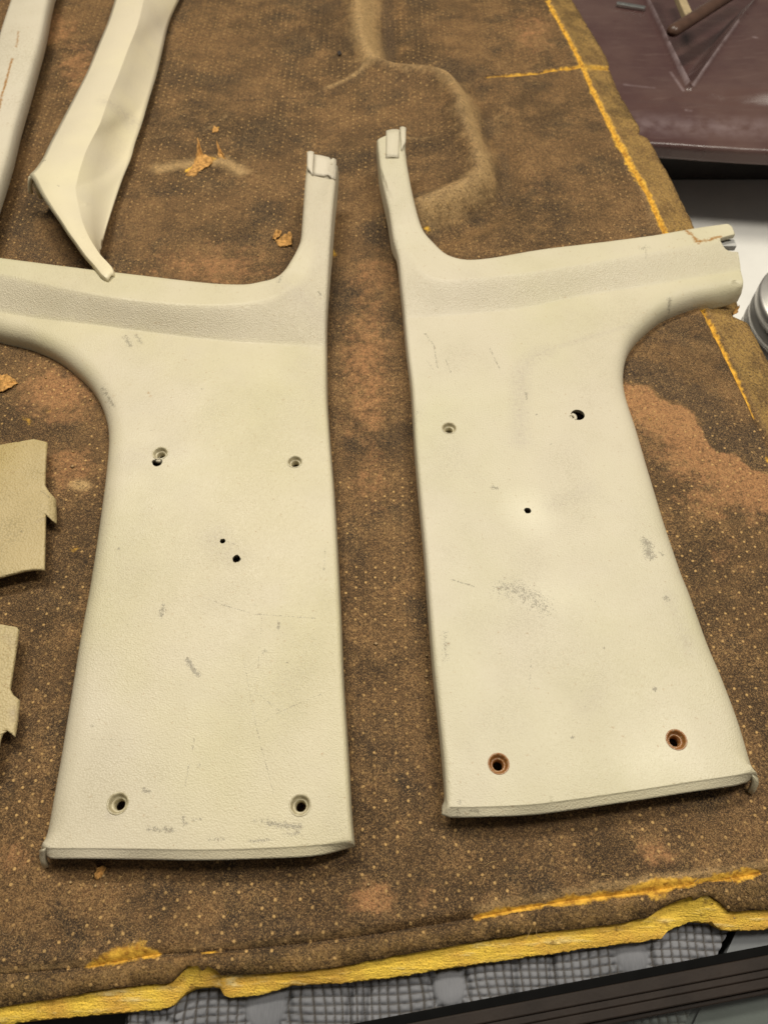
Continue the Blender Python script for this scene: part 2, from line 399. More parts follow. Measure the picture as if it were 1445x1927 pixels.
def board_mat():
    s = N('headliner_backing'); p = s.n('ShaderNodeNewGeometry').outputs['Position']
    sep = s.n('ShaderNodeSeparateXYZ'); s.put(sep.inputs[0], p); x, y = sep.outputs[0], sep.outputs[1]
    n1 = s.noise(p, 5, 5, .62); n2 = s.noise(p, 28, 5, .68); n3 = s.noise(p, 420, 3, .75); n4 = s.noise(p, 1000, 2, .7)
    c = s.mix(s.rng(n1, .38, .60), (.056, .036, .021), (.135, .086, .050))
    c = s.mix(s.rng(n2, .46, .74, 0, .75), c, (.165, .100, .058))
    c = s.mix(s.rng(s.noise(p, 11, 4, .7), .48, .66, 0, .9), c, (.036, .027, .022))
    # worn tan, dark stain with painted valley and groove shade, exposed foam: shapes carried by the mesh, broken up by noise
    nb = s.math('MULTIPLY_ADD', s.noise(p, 70, 6, .8), 1.7, -.85)
    nf = s.math('MULTIPLY_ADD', s.noise(p, 85, 5, .8), 2.2, -1.1)
    tan = s.rng(s.math('ADD', s.attr('tan'), s.math('MULTIPLY', nb, .9)), .25, .75)
    c = s.mix(s.math('MULTIPLY', tan, .88), c, (.30, .175, .105))
    dst = s.rng(s.math('ADD', s.attr('dust_light'), s.math('MULTIPLY', nb, .6)), .2, .95)
    c = s.mix(s.math('MULTIPLY', dst, .9), c, (.38, .285, .185))
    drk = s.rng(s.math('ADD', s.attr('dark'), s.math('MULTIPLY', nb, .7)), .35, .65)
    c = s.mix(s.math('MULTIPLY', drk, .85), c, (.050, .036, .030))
    # fibre speckle
    n5 = s.noise(p, 190, 3, .7); n6 = s.noise(p, 1900, 1, .6)
    c = s.mix(s.rng(n3, .50, .70, 0, .45), c, (.25, .165, .095))
    c = s.mix(s.rng(n3, .50, .32, 0, .55), c, (.030, .020, .013))
    c = s.mix(s.rng(n4, .52, .68, 0, .60), c, (.31, .215, .13)); c = s.mix(s.rng(n4, .48, .34, 0, .55), c, (.022, .014, .009))
    c = s.mix(s.rng(n6, .56, .72, 0, .5), c, (.36, .26, .16))
    c = s.mix(s.rng(n5, .48, .34, 0, .30), c, (.035, .024, .016))
    # embossed dimples on a staggered lattice
    u = s.math('DIVIDE', s.math('ADD', x, s.math('MULTIPLY', n1, .006)), .0077)
    v = s.math('ADD', s.math('DIVIDE', s.math('ADD', y, s.math('MULTIPLY', n1, .006)), .0092), s.math('MULTIPLY', u, .5))
    fu = s.math('SUBTRACT', s.math('FRACT', u), .5); fv = s.math('SUBTRACT', s.math('FRACT', v), .5)
    dx = s.math('MULTIPLY', fu, .0077); dy = s.math('MULTIPLY', s.math('SUBTRACT', fv, s.math('MULTIPLY', fu, .5)), .0092)
    r = s.math('SQRT', s.math('ADD', s.math('MULTIPLY', dx, dx), s.math('MULTIPLY', dy, dy)))
    r = s.math('ADD', r, s.math('MULTIPLY_ADD', n3, .0012, -.0006))
    dot = s.rng(r, .0014, .0006)
    ci = s.n('ShaderNodeCombineXYZ'); s.put(ci.inputs[0], s.math('FLOOR', u)); s.put(ci.inputs[1], s.math('FLOOR', v))
    wn = s.n('ShaderNodeTexWhiteNoise', noise_dimensions='2D'); s.put(wn.inputs['Vector'], ci.outputs[0])
    vis = s.math('MULTIPLY', s.rng(s.noise(p, 13, 3), .34, .56, .25, 1.), s.rng(wn.outputs[0], .1, .8, .1, 1.))
    vis = s.math('MULTIPLY', vis, s.math('MULTIPLY_ADD', s.attr('nodot'), -1., 1., clamp=True))
    c = s.mix(s.math('MULTIPLY', dot, s.math('MULTIPLY', vis, .78)), c, (.42, .30, .17))
    # matted fibres
    fb = s.noise(p, 210, 3, .6, 1.6); wl = s.math('ABSOLUTE', s.math('SUBTRACT', fb, .5))
    c = s.mix(s.math('MULTIPLY', s.rng(wl, .030, .006), s.rng(n2, .40, .62, 0, .55)), c, (.34, .24, .14))
    fb2 = s.noise(p, 330, 2, .6, 2.2); wl2 = s.math('ABSOLUTE', s.math('SUBTRACT', fb2, .48))
    c = s.mix(s.rng(wl2, .030, .004, 0, .45), c, (.022, .015, .010))
    c = s.vmath('MULTIPLY', c, (.99, 1., .84))
    gm = s.n('ShaderNodeGamma'); s.put(gm.inputs[0], c); gm.inputs[1].default_value = 1.4; c = s.vmath('MULTIPLY', gm.outputs[0], (2.34, 2.34, 2.52))
    fm = s.rng(s.math('ADD', s.attr('foam'), s.math('MULTIPLY', nf, 1.0)), .32, .85)
    fcol = s.mix(s.rng(s.noise(p, 200, 4, .7), .35, .7), (.80, .47, .06), (.34, .16, .02))
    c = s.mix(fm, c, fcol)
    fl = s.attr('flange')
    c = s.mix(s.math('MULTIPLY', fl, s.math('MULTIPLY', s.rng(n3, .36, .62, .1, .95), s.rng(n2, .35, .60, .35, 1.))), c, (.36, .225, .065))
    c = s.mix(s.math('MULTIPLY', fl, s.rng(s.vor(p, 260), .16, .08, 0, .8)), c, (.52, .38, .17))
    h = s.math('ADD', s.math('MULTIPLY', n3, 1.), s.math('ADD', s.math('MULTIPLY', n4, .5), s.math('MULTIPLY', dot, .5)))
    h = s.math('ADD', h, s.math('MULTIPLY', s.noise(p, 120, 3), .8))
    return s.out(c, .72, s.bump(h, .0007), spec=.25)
M_board = board_mat()

# ------------------------------------------------------------------ setting
ztab = -.25
tag(box('table_top', (-1.6, -1.2, ztab-.03), (2.6, 3.6, ztab), M_table), kind='structure')
wb = box('workbench', (-.75, -.30, ztab), (.30, 1.0, -.052), M_dark, bev=.004)
tag(wb, 'low dark brown bench carrying the headliner board', 'bench')

# ------------------------------------------------------------------ headliner board
T_edge = [(-420, 1955), (-150, 1917), (0, 1895), (100, 1879), (199, 1863), (290, 1853), (324, 1850), (344, 1831), (360, 1819), (378, 1815), (400, 1820), (412, 1827), (420, 1836), (498, 1831), (598, 1826), (660, 1816), (720, 1803), (845, 1781), (971, 1762), (1096, 1746), (1190, 1733), (1222, 1724), (1252, 1703), (1287, 1690), (1322, 1688), (1352, 1702), (1368, 1715), (1445, 1713), (1700, 1700)]
B_edge = [(-420, 1988), (-150, 1948), (0, 1927), (150, 1911), (249, 1904), (300, 1899), (326, 1891), (338, 1879), (352, 1868), (366, 1861), (382, 1858), (402, 1857), (414, 1860), (422, 1874), (438, 1877), (498, 1869), (548, 1854), (628, 1850), (720, 1841), (845, 1821), (971, 1803), (1031, 1795), (1121, 1781), (1200, 1772), (1247, 1765), (1259, 1751), (1297, 1733), (1337, 1736), (1360, 1748), (1374, 1750), (1445, 1747), (1700, 1736)]
R_edge = [(1082, 0), (1098, 25), (1114, 53), (1131, 82), (1146, 111), (1146, 124), (1158, 152), (1167, 175), (1186, 204), (1204, 233), (1203, 244), (1199, 248), (1220, 252), (1236, 278), (1252, 307), (1266, 333), (1278, 360), (1296, 394), (1313, 429), (1345, 490), (1390, 560), (1393, 571), (1384, 582), (1378, 592), (1408, 600), (1416, 612), (1424, 626), (1436, 648), (1447, 668)]
crease_near = P2([(-420, 1862), (0, 1833), (90, 1826), (169, 1818), (235, 1806), (299, 1795), (384, 1794), (498, 1782), (600, 1771), (720, 1755), (805, 1741), (896, 1726), (971, 1711), (1071, 1694), (1197, 1679), (1272, 1669), (1372, 1653), (1445, 1640), (1700, 1600)])
crease_right = P2([(1000, -70), (1029, 0), (1061, 58), (1090, 114), (1119, 180), (1156, 254), (1188, 312), (1220, 365), (1252, 439), (1285, 510), (1315, 571), (1333, 603), (1351, 640), (1371, 681), (1397, 736), (1419, 784), (1442, 829), (1480, 900), (1540, 1040)])
cross_crack = P2([(915, 144), (950, 144), (976, 143), (1010, 139), (1051, 132), (1093, 127), (1120, 121), (1150, 113)])
plateau = P2([(680, -120), (686, 0), (690, 50), (695, 90), (710, 126), (743, 142), (802, 148), (844, 159), (871, 196), (886, 249), (908, 302), (917, 344), (892, 376), (839, 402), (780, 425), (640, 445), (400, 450), (150, 440), (-300, 430), (-500, -120)])
plateau = smooth_poly(plateau, .008)
ridge = smooth_poly(P2([(684, -60), (686, 0), (690, 50), (695, 90), (710, 126), (743, 142), (802, 148), (844, 159), (871, 196), (886, 249), (908, 302), (917, 344), (892, 376), (839, 402), (800, 418)]), .008, False)
groove_h = smooth_poly(P2([(60, 204), (289, 197), (448, 189), (598, 182), (648, 172), (700, 140)]), .008, False)
branch = smooth_poly(P2([(612, 172), (660, 156), (703, 136)]), .008, False)
def board_z(Q):
    Q = np.atleast_2d(Q)
    z = .0012*fbm(Q[:, 0]*4, Q[:, 1]*4, 3) + .0004*fbm(Q[:, 0]*40, Q[:, 1]*40, 9)
    d, _, _, _ = seg_dist(Q, plateau, np.roll(plateau, -1, 0)); sd = np.where(inside(Q, plateau), d, -d)
    dr, _ = line_d(Q, ridge); near = np.exp(-(dr/.05)**2)
    z = z + .014*sstep(-.022, .016, sd)*(.2+.8*near)
    z = z + .010*np.exp(-((sd-.012)/.015)**2)*near - .012*np.exp(-((sd+.034)/.018)**2)*near
    dg, _ = line_d(Q, groove_h); z = z - .0028*np.exp(-(dg/.005)**2)
    db, _ = line_d(Q, branch); z = z + .002*np.exp(-(db/.006)**2)
    for c, s in ((crease_near, -1), (crease_right, 1)):
        dc, sg = line_d(Q, c); o = np.where(sg*s > 0, dc, 0)
        z = z - (.22*np.minimum(o, .05) if s < 0 else .30*np.minimum(o, .06)) - .0035*np.exp(-(dc/.0019)**2)+.0012*np.exp(-((dc-.006)/.0022)**2)
    dx, _ = line_d(Q, cross_crack); z = z - .0035*np.exp(-(dx/.0019)**2)+.001*np.exp(-((dx-.005)/.002)**2)
    for px, py in ((382, 1830), (1308, 1706)):
        c = P(px, py)[:2]; z = z + .009*np.exp(-((Q[:, 0]-c[0])/.013)**2-((Q[:, 1]-c[1])/.022)**2)
    return z
def bz(px, py): return float(board_z(P(px, py)[None, :2])[0])

def build_board():
    root = empty('headliner_board', P(720, 1000), 'large brown fibre headliner board with crumbling yellow foam edges under the cream trims', 'board')
    Tp = smooth_poly(P2(T_edge, -.006), .004, False); Rp = smooth_poly(P2(R_edge, -.008), .005, False)
    Tp[:, 1] += .0006*vnoise(np.arange(len(Tp))*.5, np.zeros(len(Tp)), 3)
    Rp[:, 0] += .0010*vnoise(np.arange(len(Rp))*.6, np.zeros(len(Rp)), 4)
    far = np.array([(.255, 1.42), (.20, 1.62), (-.95, 1.62), (-.95, Tp[0, 1])])
    right = np.array([(.405, .40), (.425, .22), (.43, Tp[-1, 1]+.01)])
    ol = np.r_[Tp, right[::-1], Rp[::-1], far]
    n = len(ol)
    gx, gy = np.meshgrid(np.arange(-.95, .45, .005), np.arange(-.08, 1.30, .005)); gx[::2] += .0025
    Q = np.c_[gx.ravel(), gy.ravel()]
    gx, gy = np.meshgrid(np.arange(-.95, .45, .02), np.arange(1.31, 1.62, .02)); Q = np.r_[Q, np.c_[gx.ravel(), gy.ravel()]]
    Q = Q[(Q[:, 0] > -.62) | (np.arange(len(Q)) % 3 == 0)]
    Q = Q[inside(Q, ol)]; d = seg_dist(Q, ol, np.roll(ol, -1, 0))[0]; Q = Q[d > .0025]
    lines = [smooth_poly(crease_near, .003, False), smooth_poly(crease_right, .003, False), smooth_poly(cross_crack, .003, False)]
    for L in lines:
        tl = np.gradient(L, axis=0); tl /= np.linalg.norm(tl, axis=1)[:, None]; nn = np.c_[-tl[:, 1], tl[:, 0]]
        d = line_d(Q, L)[0]; Q = Q[d > .007]
        for o in (-.0055, -.003, -.0013, 0, .0013, .003, .0055): Q = np.r_[Q, L+nn*o]
    Q = Q[inside(Q, ol)]; d = seg_dist(Q, ol, np.roll(ol, -1, 0))[0]; Q = Q[d > .0012]
    pts = np.r_[ol, Q]
    vs, es, fs, *_ = delaunay_2d_cdt([Vector(p) for p in pts], [(i, (i+1) % n) for i in range(n)], [], 1, 1e-6, False)
    V = np.array([(v.x, v.y) for v in vs]); z = board_z(V)
    cen = np.array([V[list(f)].mean(0) for f in fs]); ok = inside(cen, ol)
    faces = [f for f, k in zip(fs, ok) if k]; f0 = V[list(faces[0])]
    if np.cross(f0[1]-f0[0], f0[2]-f0[0]) < 0: faces = [f[::-1] for f in faces]
    o = mesh('board_surface', np.c_[V, z], faces, M_board, root); solid(o, .011); sharp(o, 60)
    # ---- wear shapes, ridge light and groove shade painted among them
    # pixel position of every vertex, so that patches can be given where they lie on the board
    den = V[:, 1]*math.cos(PITCH)+HC*math.sin(PITCH)
    px = W/2+F*V[:, 0]/den; py = H/2-F*(V[:, 1]*math.sin(PITCH)-HC*math.cos(PITCH))/den
    def blob(lst):
        a = np.zeros(len(V))
        for cx, cy, rx, ry, st in lst: a = np.maximum(a, st*np.exp(-((px-cx)/rx)**2-((py-cy)/ry)**2))
        return a
    def band(pl, w, st, rag=.15):
        L = P2(pl); d, i, t, _ = seg_dist(V, L[:-1], L[1:])
        ws = np.array(w if np.ndim(w) else [w]*len(pl), float); ww = (ws[i]*(1-t)+ws[i+1]*t)*(1+rag*fbm(V[:, 0]*70, V[:, 1]*70, 17, 3))
        sc = np.array([np.linalg.norm(P(a+10, b)-P(a, b))/10 for a, b in pl]).mean()
        return st*np.clip(1-d/np.maximum(ww*sc, 1e-4), 0, 1)
    foam = np.zeros(len(V)); py_mean = lambda pl: np.mean([b for a, b in pl])
    for pl, w, st in [
        ([(896, 1726), (940, 1717), (971, 1711), (1071, 1694), (1150, 1684), (1197, 1678), (1235, 1669), (1272, 1665), (1330, 1655), (1385, 1648), (1430, 1641)], [8, 9, 8, 11, 12, 13, 24, 20, 18, 16, 8], 1.25),
        ([(165, 1817), (200, 1806), (240, 1795), (262, 1790), (299, 1796)], [8, 20, 30, 26, 8], 1.1),
        ([(384, 1795), (410, 1791)], 7, .9),
        ([(1029, 0), (1061, 58), (1090, 114)], [10, 10, 10], 1.15),
        ([(1090, 114), (1119, 180), (1156, 254), (1188, 312), (1220, 365), (1252, 439)], [10, 11, 13, 14, 11, 10], 1.35),
        ([(1315, 571), (1333, 603), (1351, 640), (1371, 681), (1397, 736), (1419, 784)], [9, 12, 10, 9, 6, 3], 1.05),
        ([(915, 144), (950, 144), (1010, 140), (1051, 133), (1093, 128), (1120, 121), (1150, 113)], [3, 7, 8, 9, 14, 14, 15], 1.25),
        ([(0, 720), (30, 725)], [20, 6], 1.1), ([(45, 787), (62, 795)], 8, .9), ([(90, 772), (98, 779)], 8, .7),
        ([(120, 1038), (150, 1034)], 6, .8), ([(1441, 862), (1447, 870)], 10, 1.),
        ([(800, 433), (830, 437)], [7, 3], .9), ([(626, 470), (630, 478)], 8, .8), ([(352, 326), (400, 302)], [10, 14], 1.), ([(404, 248), (409, 244)], 7, .9)]:
        foam = np.maximum(foam, band(pl, w, st, .55 if py_mean(pl) > 1500 else .2))
    attr(o, 'foam', foam)
    dust_light = np.maximum.reduce([
        band([(686, -40), (690, 50), (695, 90), (706, 128)], 56, 1.), band([(706, 128), (743, 142), (802, 147), (844, 158), (871, 196), (886, 249), (908, 302), (914, 345), (888, 374), (839, 400), (802, 416)], 56, .85),  # ridge bands: lit crest painted lighter, together with its dust
        band([(612, 172), (660, 156), (700, 137)], 12, .75), band([(1030, 0), (1061, 58), (1119, 180), (1188, 312), (1252, 439)], 18, .6),
        band([(300, 320), (420, 305), (455, 325)], 34, .85), band([(385, 250), (425, 225), (430, 215)], 12, .6), band([(280, 265), (320, 258)], 14, .5),
        band([(760, 262), (790, 268), (822, 266)], 10, .7), band([(900, 1716), (1100, 1680), (1250, 1655), (1445, 1630)], 26, .75), band([(0, 1828), (165, 1812)], 12, .75), band([(300, 1790), (500, 1775), (720, 1748)], 14, .55),
        blob([(152, 913, 24, 12, 1.2), (1330, 660, 60, 35, .35), (1230, 390, 22, 60, .5), (940, 230, 30, 60, .4), (945, 340, 25, 70, .4), (700, 125, 22, 12, .6)])])
    attr(o, 'dust_light', dust_light)
    line = P2([(1120, 690), (1178, 722), (1222, 728), (1240, 750), (1295, 770), (1315, 800), (1345, 845), (1390, 858), (1412, 882), (1460, 892), (1560, 900)])
    dl, sl = line_d(V, smooth_poly(line, .004, False))
    up = sl > 0; inreg = (px > 1120) & (py > 480) & (py < 1000)
    tan = np.where(inreg & ~up, .95*np.exp(-(dl/.055)**2)*sstep(-.001, .004, dl), 0)
    tan = np.maximum(tan, blob([(690, 700, 60, 200, .62), (700, 520, 80, 60, .5), (700, 900, 60, 100, .45), (400, 500, 160, 50, .55), (1000, 60, 60, 60, .5), (1010, 340, 60, 40, .3), (110, 740, 90, 70, .75), (130, 880, 70, 60, .6), (1330, 940, 90, 60, .55), (1235, 1610, 40, 32, .75), (700, 1690, 55, 35, .85), (100, 60, 60, 50, .6), (150, 130, 50, 60, .6), (20, 1610, 60, 50, .5), (800, 1690, 40, 40, .4), (1370, 1050, 60, 60, .35), (300, 1680, 60, 40, .3)]))
    attr(o, 'tan', tan)
    dark = np.where(inreg & up, .85*np.exp(-(dl/.045)**2)*sstep(-.001, .004, dl), 0)
    dark = np.maximum(dark, blob([(1250, 640, 80, 80, .45), (1300, 700, 50, 60, .4), (732, 50, 22, 100, .75), (916, 240, 20, 60, .65), (946, 330, 22, 70, .75), (820, 175, 50, 10, .3), (1100, 330, 90, 60, .4), (1180, 420, 50, 30, .5), (760, 420, 40, 40, .3), (60, 470, 80, 60, .6), (60, 250, 60, 60, .5), (40, 1330, 70, 90, .3), (760, 1560, 60, 60, .35), (860, 1640, 100, 40, .3), (120, 1690, 120, 40, .45), (500, 1720, 160, 40, .4), (1000, 1580, 120, 30, .35), (730, 1420, 50, 120, .35), (90, 1400, 40, 120, .4), (1350, 1560, 80, 40, .3), (560, 80, 60, 60, .3), (400, 380, 60, 50, .35), (330, 180, 60, 40, .35), (220, 300, 40, 60, .5), (660, 320, 40, 60, .35)]))  # blobs beside the ridge paint the shade of its valley
    dark = np.maximum(dark, band([(0, 1836), (170, 1821), (300, 1798), (500, 1785), (720, 1758), (896, 1729), (1070, 1700), (1270, 1675), (1445, 1647)], 7, 1.)); dark = np.maximum(dark, band([(289, 198), (448, 190), (598, 183), (648, 174)], 9, .7)); attr(o, 'dark', dark)  # near crease and long groove darkened with painted shade
    attr(o, 'nodot', np.clip(blob([(1300, 650, 130, 130, .9), (500, 500, 250, 70, .6), (1000, 250, 190, 190, .7), (700, 640, 100, 200, .6)])+.9*np.clip(dust_light, 0, 1)*0, 0, 1))
    dc, sg = line_d(V, crease_right); fl = np.where(sg > 0, sstep(0, .008, dc), 0)*.95; dc, sg = line_d(V, crease_near); attr(o, 'flange', np.maximum(fl, np.where(sg < 0, sstep(0, .008, dc), 0)*.30))
    # ---- broken foam edge facing the viewer
    # match both borders by x so that the arches stay above each other
    xs = np.linspace(-410, 1690, 1500)
    Tx = np.array(T_edge, float); Bx = np.array(B_edge, float)
    rows = []
    for j, fr in enumerate((-.06, .02, .14, .28, .45, .62, .8, .93, 1., 1.03, .3)):
        r = []
        for i, xx in enumerate(xs):
            ty = np.interp(xx, Tx[:, 0], Tx[:, 1]); by = np.interp(xx, Bx[:, 0], Bx[:, 1])
            py_ = ty+(by-ty)*fr
            zz = [.0, .0, -.0004, -.0010, -.0017, -.0025, -.0034, -.0041, -.0048, -.0165, -.0165][j]
            q = P(xx, py_, -.006+zz*.6)
            hump = .009*math.exp(-((xx-382)/38)**2)+.009*math.exp(-((xx-1308)/42)**2)
            nz = .0003*vnoise(np.array([xx*.03]), np.array([j*.9]), 11)[0]+.0006*vnoise(np.array([xx*.10]), np.array([j*2.3]), 12)[0]+.0004*vnoise(np.array([xx*.31]), np.array([j*3.1]), 13)[0]
            r.append((q[0], q[1]+(nz*.9 if 0 < j < 9 else 0), -.0075+zz+hump*(1-.5*fr)+(nz if 0 < j < 9 else -.001)))
        rows.append(r)
    fe = loft('foam_edge', rows, M_foam, root); sharp(fe, 24); fe['label'] = 'broken yellow foam edge'
    # ---- torn flaps of backing
    def flap(pts, h, m=M_flap):
        pts = [np.array(p, float) for p in pts]; h = [h[i % len(h)] for i in range(len(pts))]; q2 = []; h2 = []
        for i in range(len(pts)):                                  # ragged outline
            a, b = pts[i], pts[(i+1) % len(pts)]; L = np.linalg.norm(b-a); k = max(1, int(L/3))
            for t in range(k):
                q2.append(a+(b-a)*t/k+rng.normal(0, .9, 2)*(t > 0)); h2.append(max(0, h[i]+(h[(i+1) % len(pts)]-h[i])*t/k+rng.normal(0, .0006)))
        pts, h = q2, h2; c = np.mean(pts, 0); v = []; f = []; n = len(pts); z0 = bz(*c)
        for fr in (1., .72, .42, .12):
            for i, (a, b) in enumerate(pts):
                q = P(c[0]+(a-c[0])*fr, c[1]+(b-c[1])*fr, z0)
                v.append((q[0], q[1], z0+.0004+h[i]*fr**1.6+.0009*(1-fr)*rng.random()))
        for rr in range(3):
            for i in range(n): f.append((rr*n+i, rr*n+(i+1) % n, (rr+1)*n+(i+1) % n, (rr+1)*n+i))
        f.append(tuple(range(3*n, 4*n)))
        o = mesh('torn_flap', v, f, m, root); solid(o, .0005, 1)
    flap([(349, 331), (362, 318), (372, 304), (388, 297), (402, 300), (398, 312), (378, 322), (366, 333)], [0, .002, .006, .004, .001, .002, .001, 0])
    flap([(371, 303), (376, 276), (381, 290), (383, 306)], [.001, .012, .005, .001])
    flap([(412, 296), (411, 276), (417, 288), (426, 299)], [.001, .009, .004, 0])
    flap([(513, 450), (522, 438), (531, 439), (527, 446), (519, 452)], [.001, .004, .003, .001])
    flap([(518, 455), (533, 448), (548, 446), (550, 463), (528, 465)], [0, .003, .006, .002, 0])
    flap([(400, 250), (404, 242), (411, 243), (409, 250)], [0, .003, .002, 0])
    flap([(-12, 706), (18, 710), (36, 722), (14, 738), (-12, 742)], [0, .004, .001, .003, 0])
    flap([(172, 1640), (176, 1628), (184, 1626), (187, 1640), (180, 1652)], [.001, .006, .008, .003, 0], M_board)
    flap([(180, 1655), (188, 1637), (201, 1632), (196, 1645), (186, 1656)], [0, .006, .003, .001, 0])
    flap([(1376, 594), (1382, 582), (1389, 575), (1388, 588)], [0, .0004, .0006, .0002])
    flap([(635, 100), (640, 98), (643, 104), (638, 107)], [.002, .003, .002, .002], M_dark)
    return root
build_board()

# ------------------------------------------------------------------ the two pillar trims
def hook(root, rows_px, mat):
    rows = [smooth_poly(np.array([P(*p) for p in col]), .002, False) for col in rows_px]; n = min(map(len, rows))
    rows = [r[np.linspace(0, len(r)-1, n).astype(int)] for r in rows]
    loft('flange_end', rows, mat, root, .0022)
CREAM, CREAM2 = (.545, .497, .322), (.575, .52, .365)
ZP = .021
scuff_L = [([(389, 1125), (419, 1137), (478, 1155)], 2.2, .62), ([(478, 1155), (593, 1163)], 2.4, .62), ([(493, 1160), (486, 1254)], 2, .5), ([(458, 1239), (483, 1369), (498, 1429), (518, 1503)], 1.8, .58),
    ([(483, 1369), (528, 1339), (573, 1319), (610, 1304)], 2.2, .55), ([(478, 1299), (528, 1339)], 2.4, .5), ([(353, 1243), (371, 1268)], 9, .85), ([(307, 1140), (304, 1159)], 7, .8),
    ([(272, 1487), (281, 1490)], 7, .78), ([(345, 1536), (347, 1552), (352, 1549)], 5, .85), ([(362, 1541), (378, 1543)], 6, .6), ([(478, 1545), (520, 1550)], 7, .62), ([(505, 1549), (562, 1556)], 11, .78), ([(282, 1560), (326, 1562)], 8, .72),
    ([(395, 1580), (432, 1577)], 6, .62), ([(470, 1583), (510, 1580)], 6, .7), ([(535, 1572), (564, 1568)], 7, .68), ([(366, 1389), (363, 1410)], 4, .6), ([(356, 1440), (349, 1479)], 3, .55), ([(174, 1366)], 5, .9), ([(174, 1391), (250, 1392)], 2, .45),
    ([(236, 634), (246, 650)], 8, .72), ([(258, 631), (265, 645)], 7, .68), ([(192, 727), (200, 740), (213, 762)], 8, .7), ([(528, 556), (533, 545)], 5, .8), ([(612, 1030), (610, 1072)], 4, .55), ([(400, 1008), (447, 1026)], 1.6, .55), ([(497, 1225)], 6, .85), ([(525, 1170), (524, 1185)], 6, .6), ([(375, 1440)], 5, .7),
    ([(224, 1032)], 5, .7), ([(285, 810)], 4, .9), ([(380, 731)], 4, .8), ([(478, 1137)], 5, .7), ([(540, 1246)], 3, .8), ([(600, 568), (606, 573)], 5, .7)]
scuff_R = [([(1215, 1020), (1222, 1046)], 14, .95), ([(1244, 1044)], 8, .75), ([(1253, 1126)], 9, .85), ([(945, 1105), (985, 1115), (1020, 1140)], 30, .62), ([(850, 1091), (892, 1104)], 3, .75), ([(800, 628), (816, 650), (823, 692)], 3.4, .68), ([(803, 680), (815, 696)], 3, .6),
    ([(921, 655), (940, 695)], 3.2, .66), ([(838, 676), (850, 706)], 2.6, .6), ([(926, 918), (935, 920)], 5, .9), ([(1231, 1297)], 6, .9), ([(1075, 1388)], 6, .8), ([(990, 740), (991, 752)], 4, .8), ([(1009, 780)], 4, .8), ([(1036, 836)], 4, .8), ([(1200, 490), (1211, 488)], 6, .65), ([(1261, 561), (1262, 570)], 7, .75), ([(1207, 484), (1207, 505)], 4, .55),
    ([(858, 1540), (868, 1500)], 8, .5), ([(838, 1240), (838, 1190)], 12, .52), ([(1135, 1220)], 4, .8), ([(1094, 1300)], 4, .7), ([(1000, 1240), (994, 1300)], 3, .5), ([(780, 800), (786, 770)], 4, .5), ([(900, 1525), (885, 1524)], 5, .8)]
smear_R = [([(1190, 612), (1120, 632), (1050, 653), (1008, 666)], 9, .30), ([(1030, 660), (1000, 672), (982, 695), (977, 761), (978, 830)], 26, .42), ([(1040, 950), (1110, 920)], 30, .25), ([(1260, 1120), (1300, 1230)], 22, .25), ([(1100, 1330), (1120, 1310)], 30, .2)]
smear_L = [([(405, 1010), (440, 1045)], 40, .35), ([(200, 930), (180, 1080)], 18, .25), ([(540, 560), (600, 600)], 40, .3), ([(250, 860), (330, 850)], 40, .22), ([(225, 1530), (210, 1533)], 16, .5)]
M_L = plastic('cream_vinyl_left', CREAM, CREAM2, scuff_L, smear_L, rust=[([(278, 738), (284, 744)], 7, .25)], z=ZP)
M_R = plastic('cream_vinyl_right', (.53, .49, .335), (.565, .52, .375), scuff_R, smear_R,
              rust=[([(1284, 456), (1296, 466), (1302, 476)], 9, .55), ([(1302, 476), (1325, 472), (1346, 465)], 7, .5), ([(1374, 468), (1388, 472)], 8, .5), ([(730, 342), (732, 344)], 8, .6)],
              pale_sheen=[([(990, 960), (1000, 968)], 62, .9), ([(1225, 1420), (1262, 1415)], 90, .5), ([(1060, 1130), (1030, 1120)], 60, .4)], z=ZP)
def metal_cup(name, rust):
    s = N(name); p = s.n('ShaderNodeNewGeometry').outputs['Position']
    c = s.mix(s.rng(s.noise(p, 300, 3), .35, .65), (.50, .45, .30), (.36, .31, .19))
    if rust: c = s.mix(s.rng(s.noise(p, 500, 4, .7), .25, .5), c, (.27, .115, .030))
    return s.out(c, .35, s.bump(s.noise(p, 900, 2), .0002))
M_cup, M_cup_rust = metal_cup('clear_screw_cup', False), metal_cup('rusty_screw_cup', True)

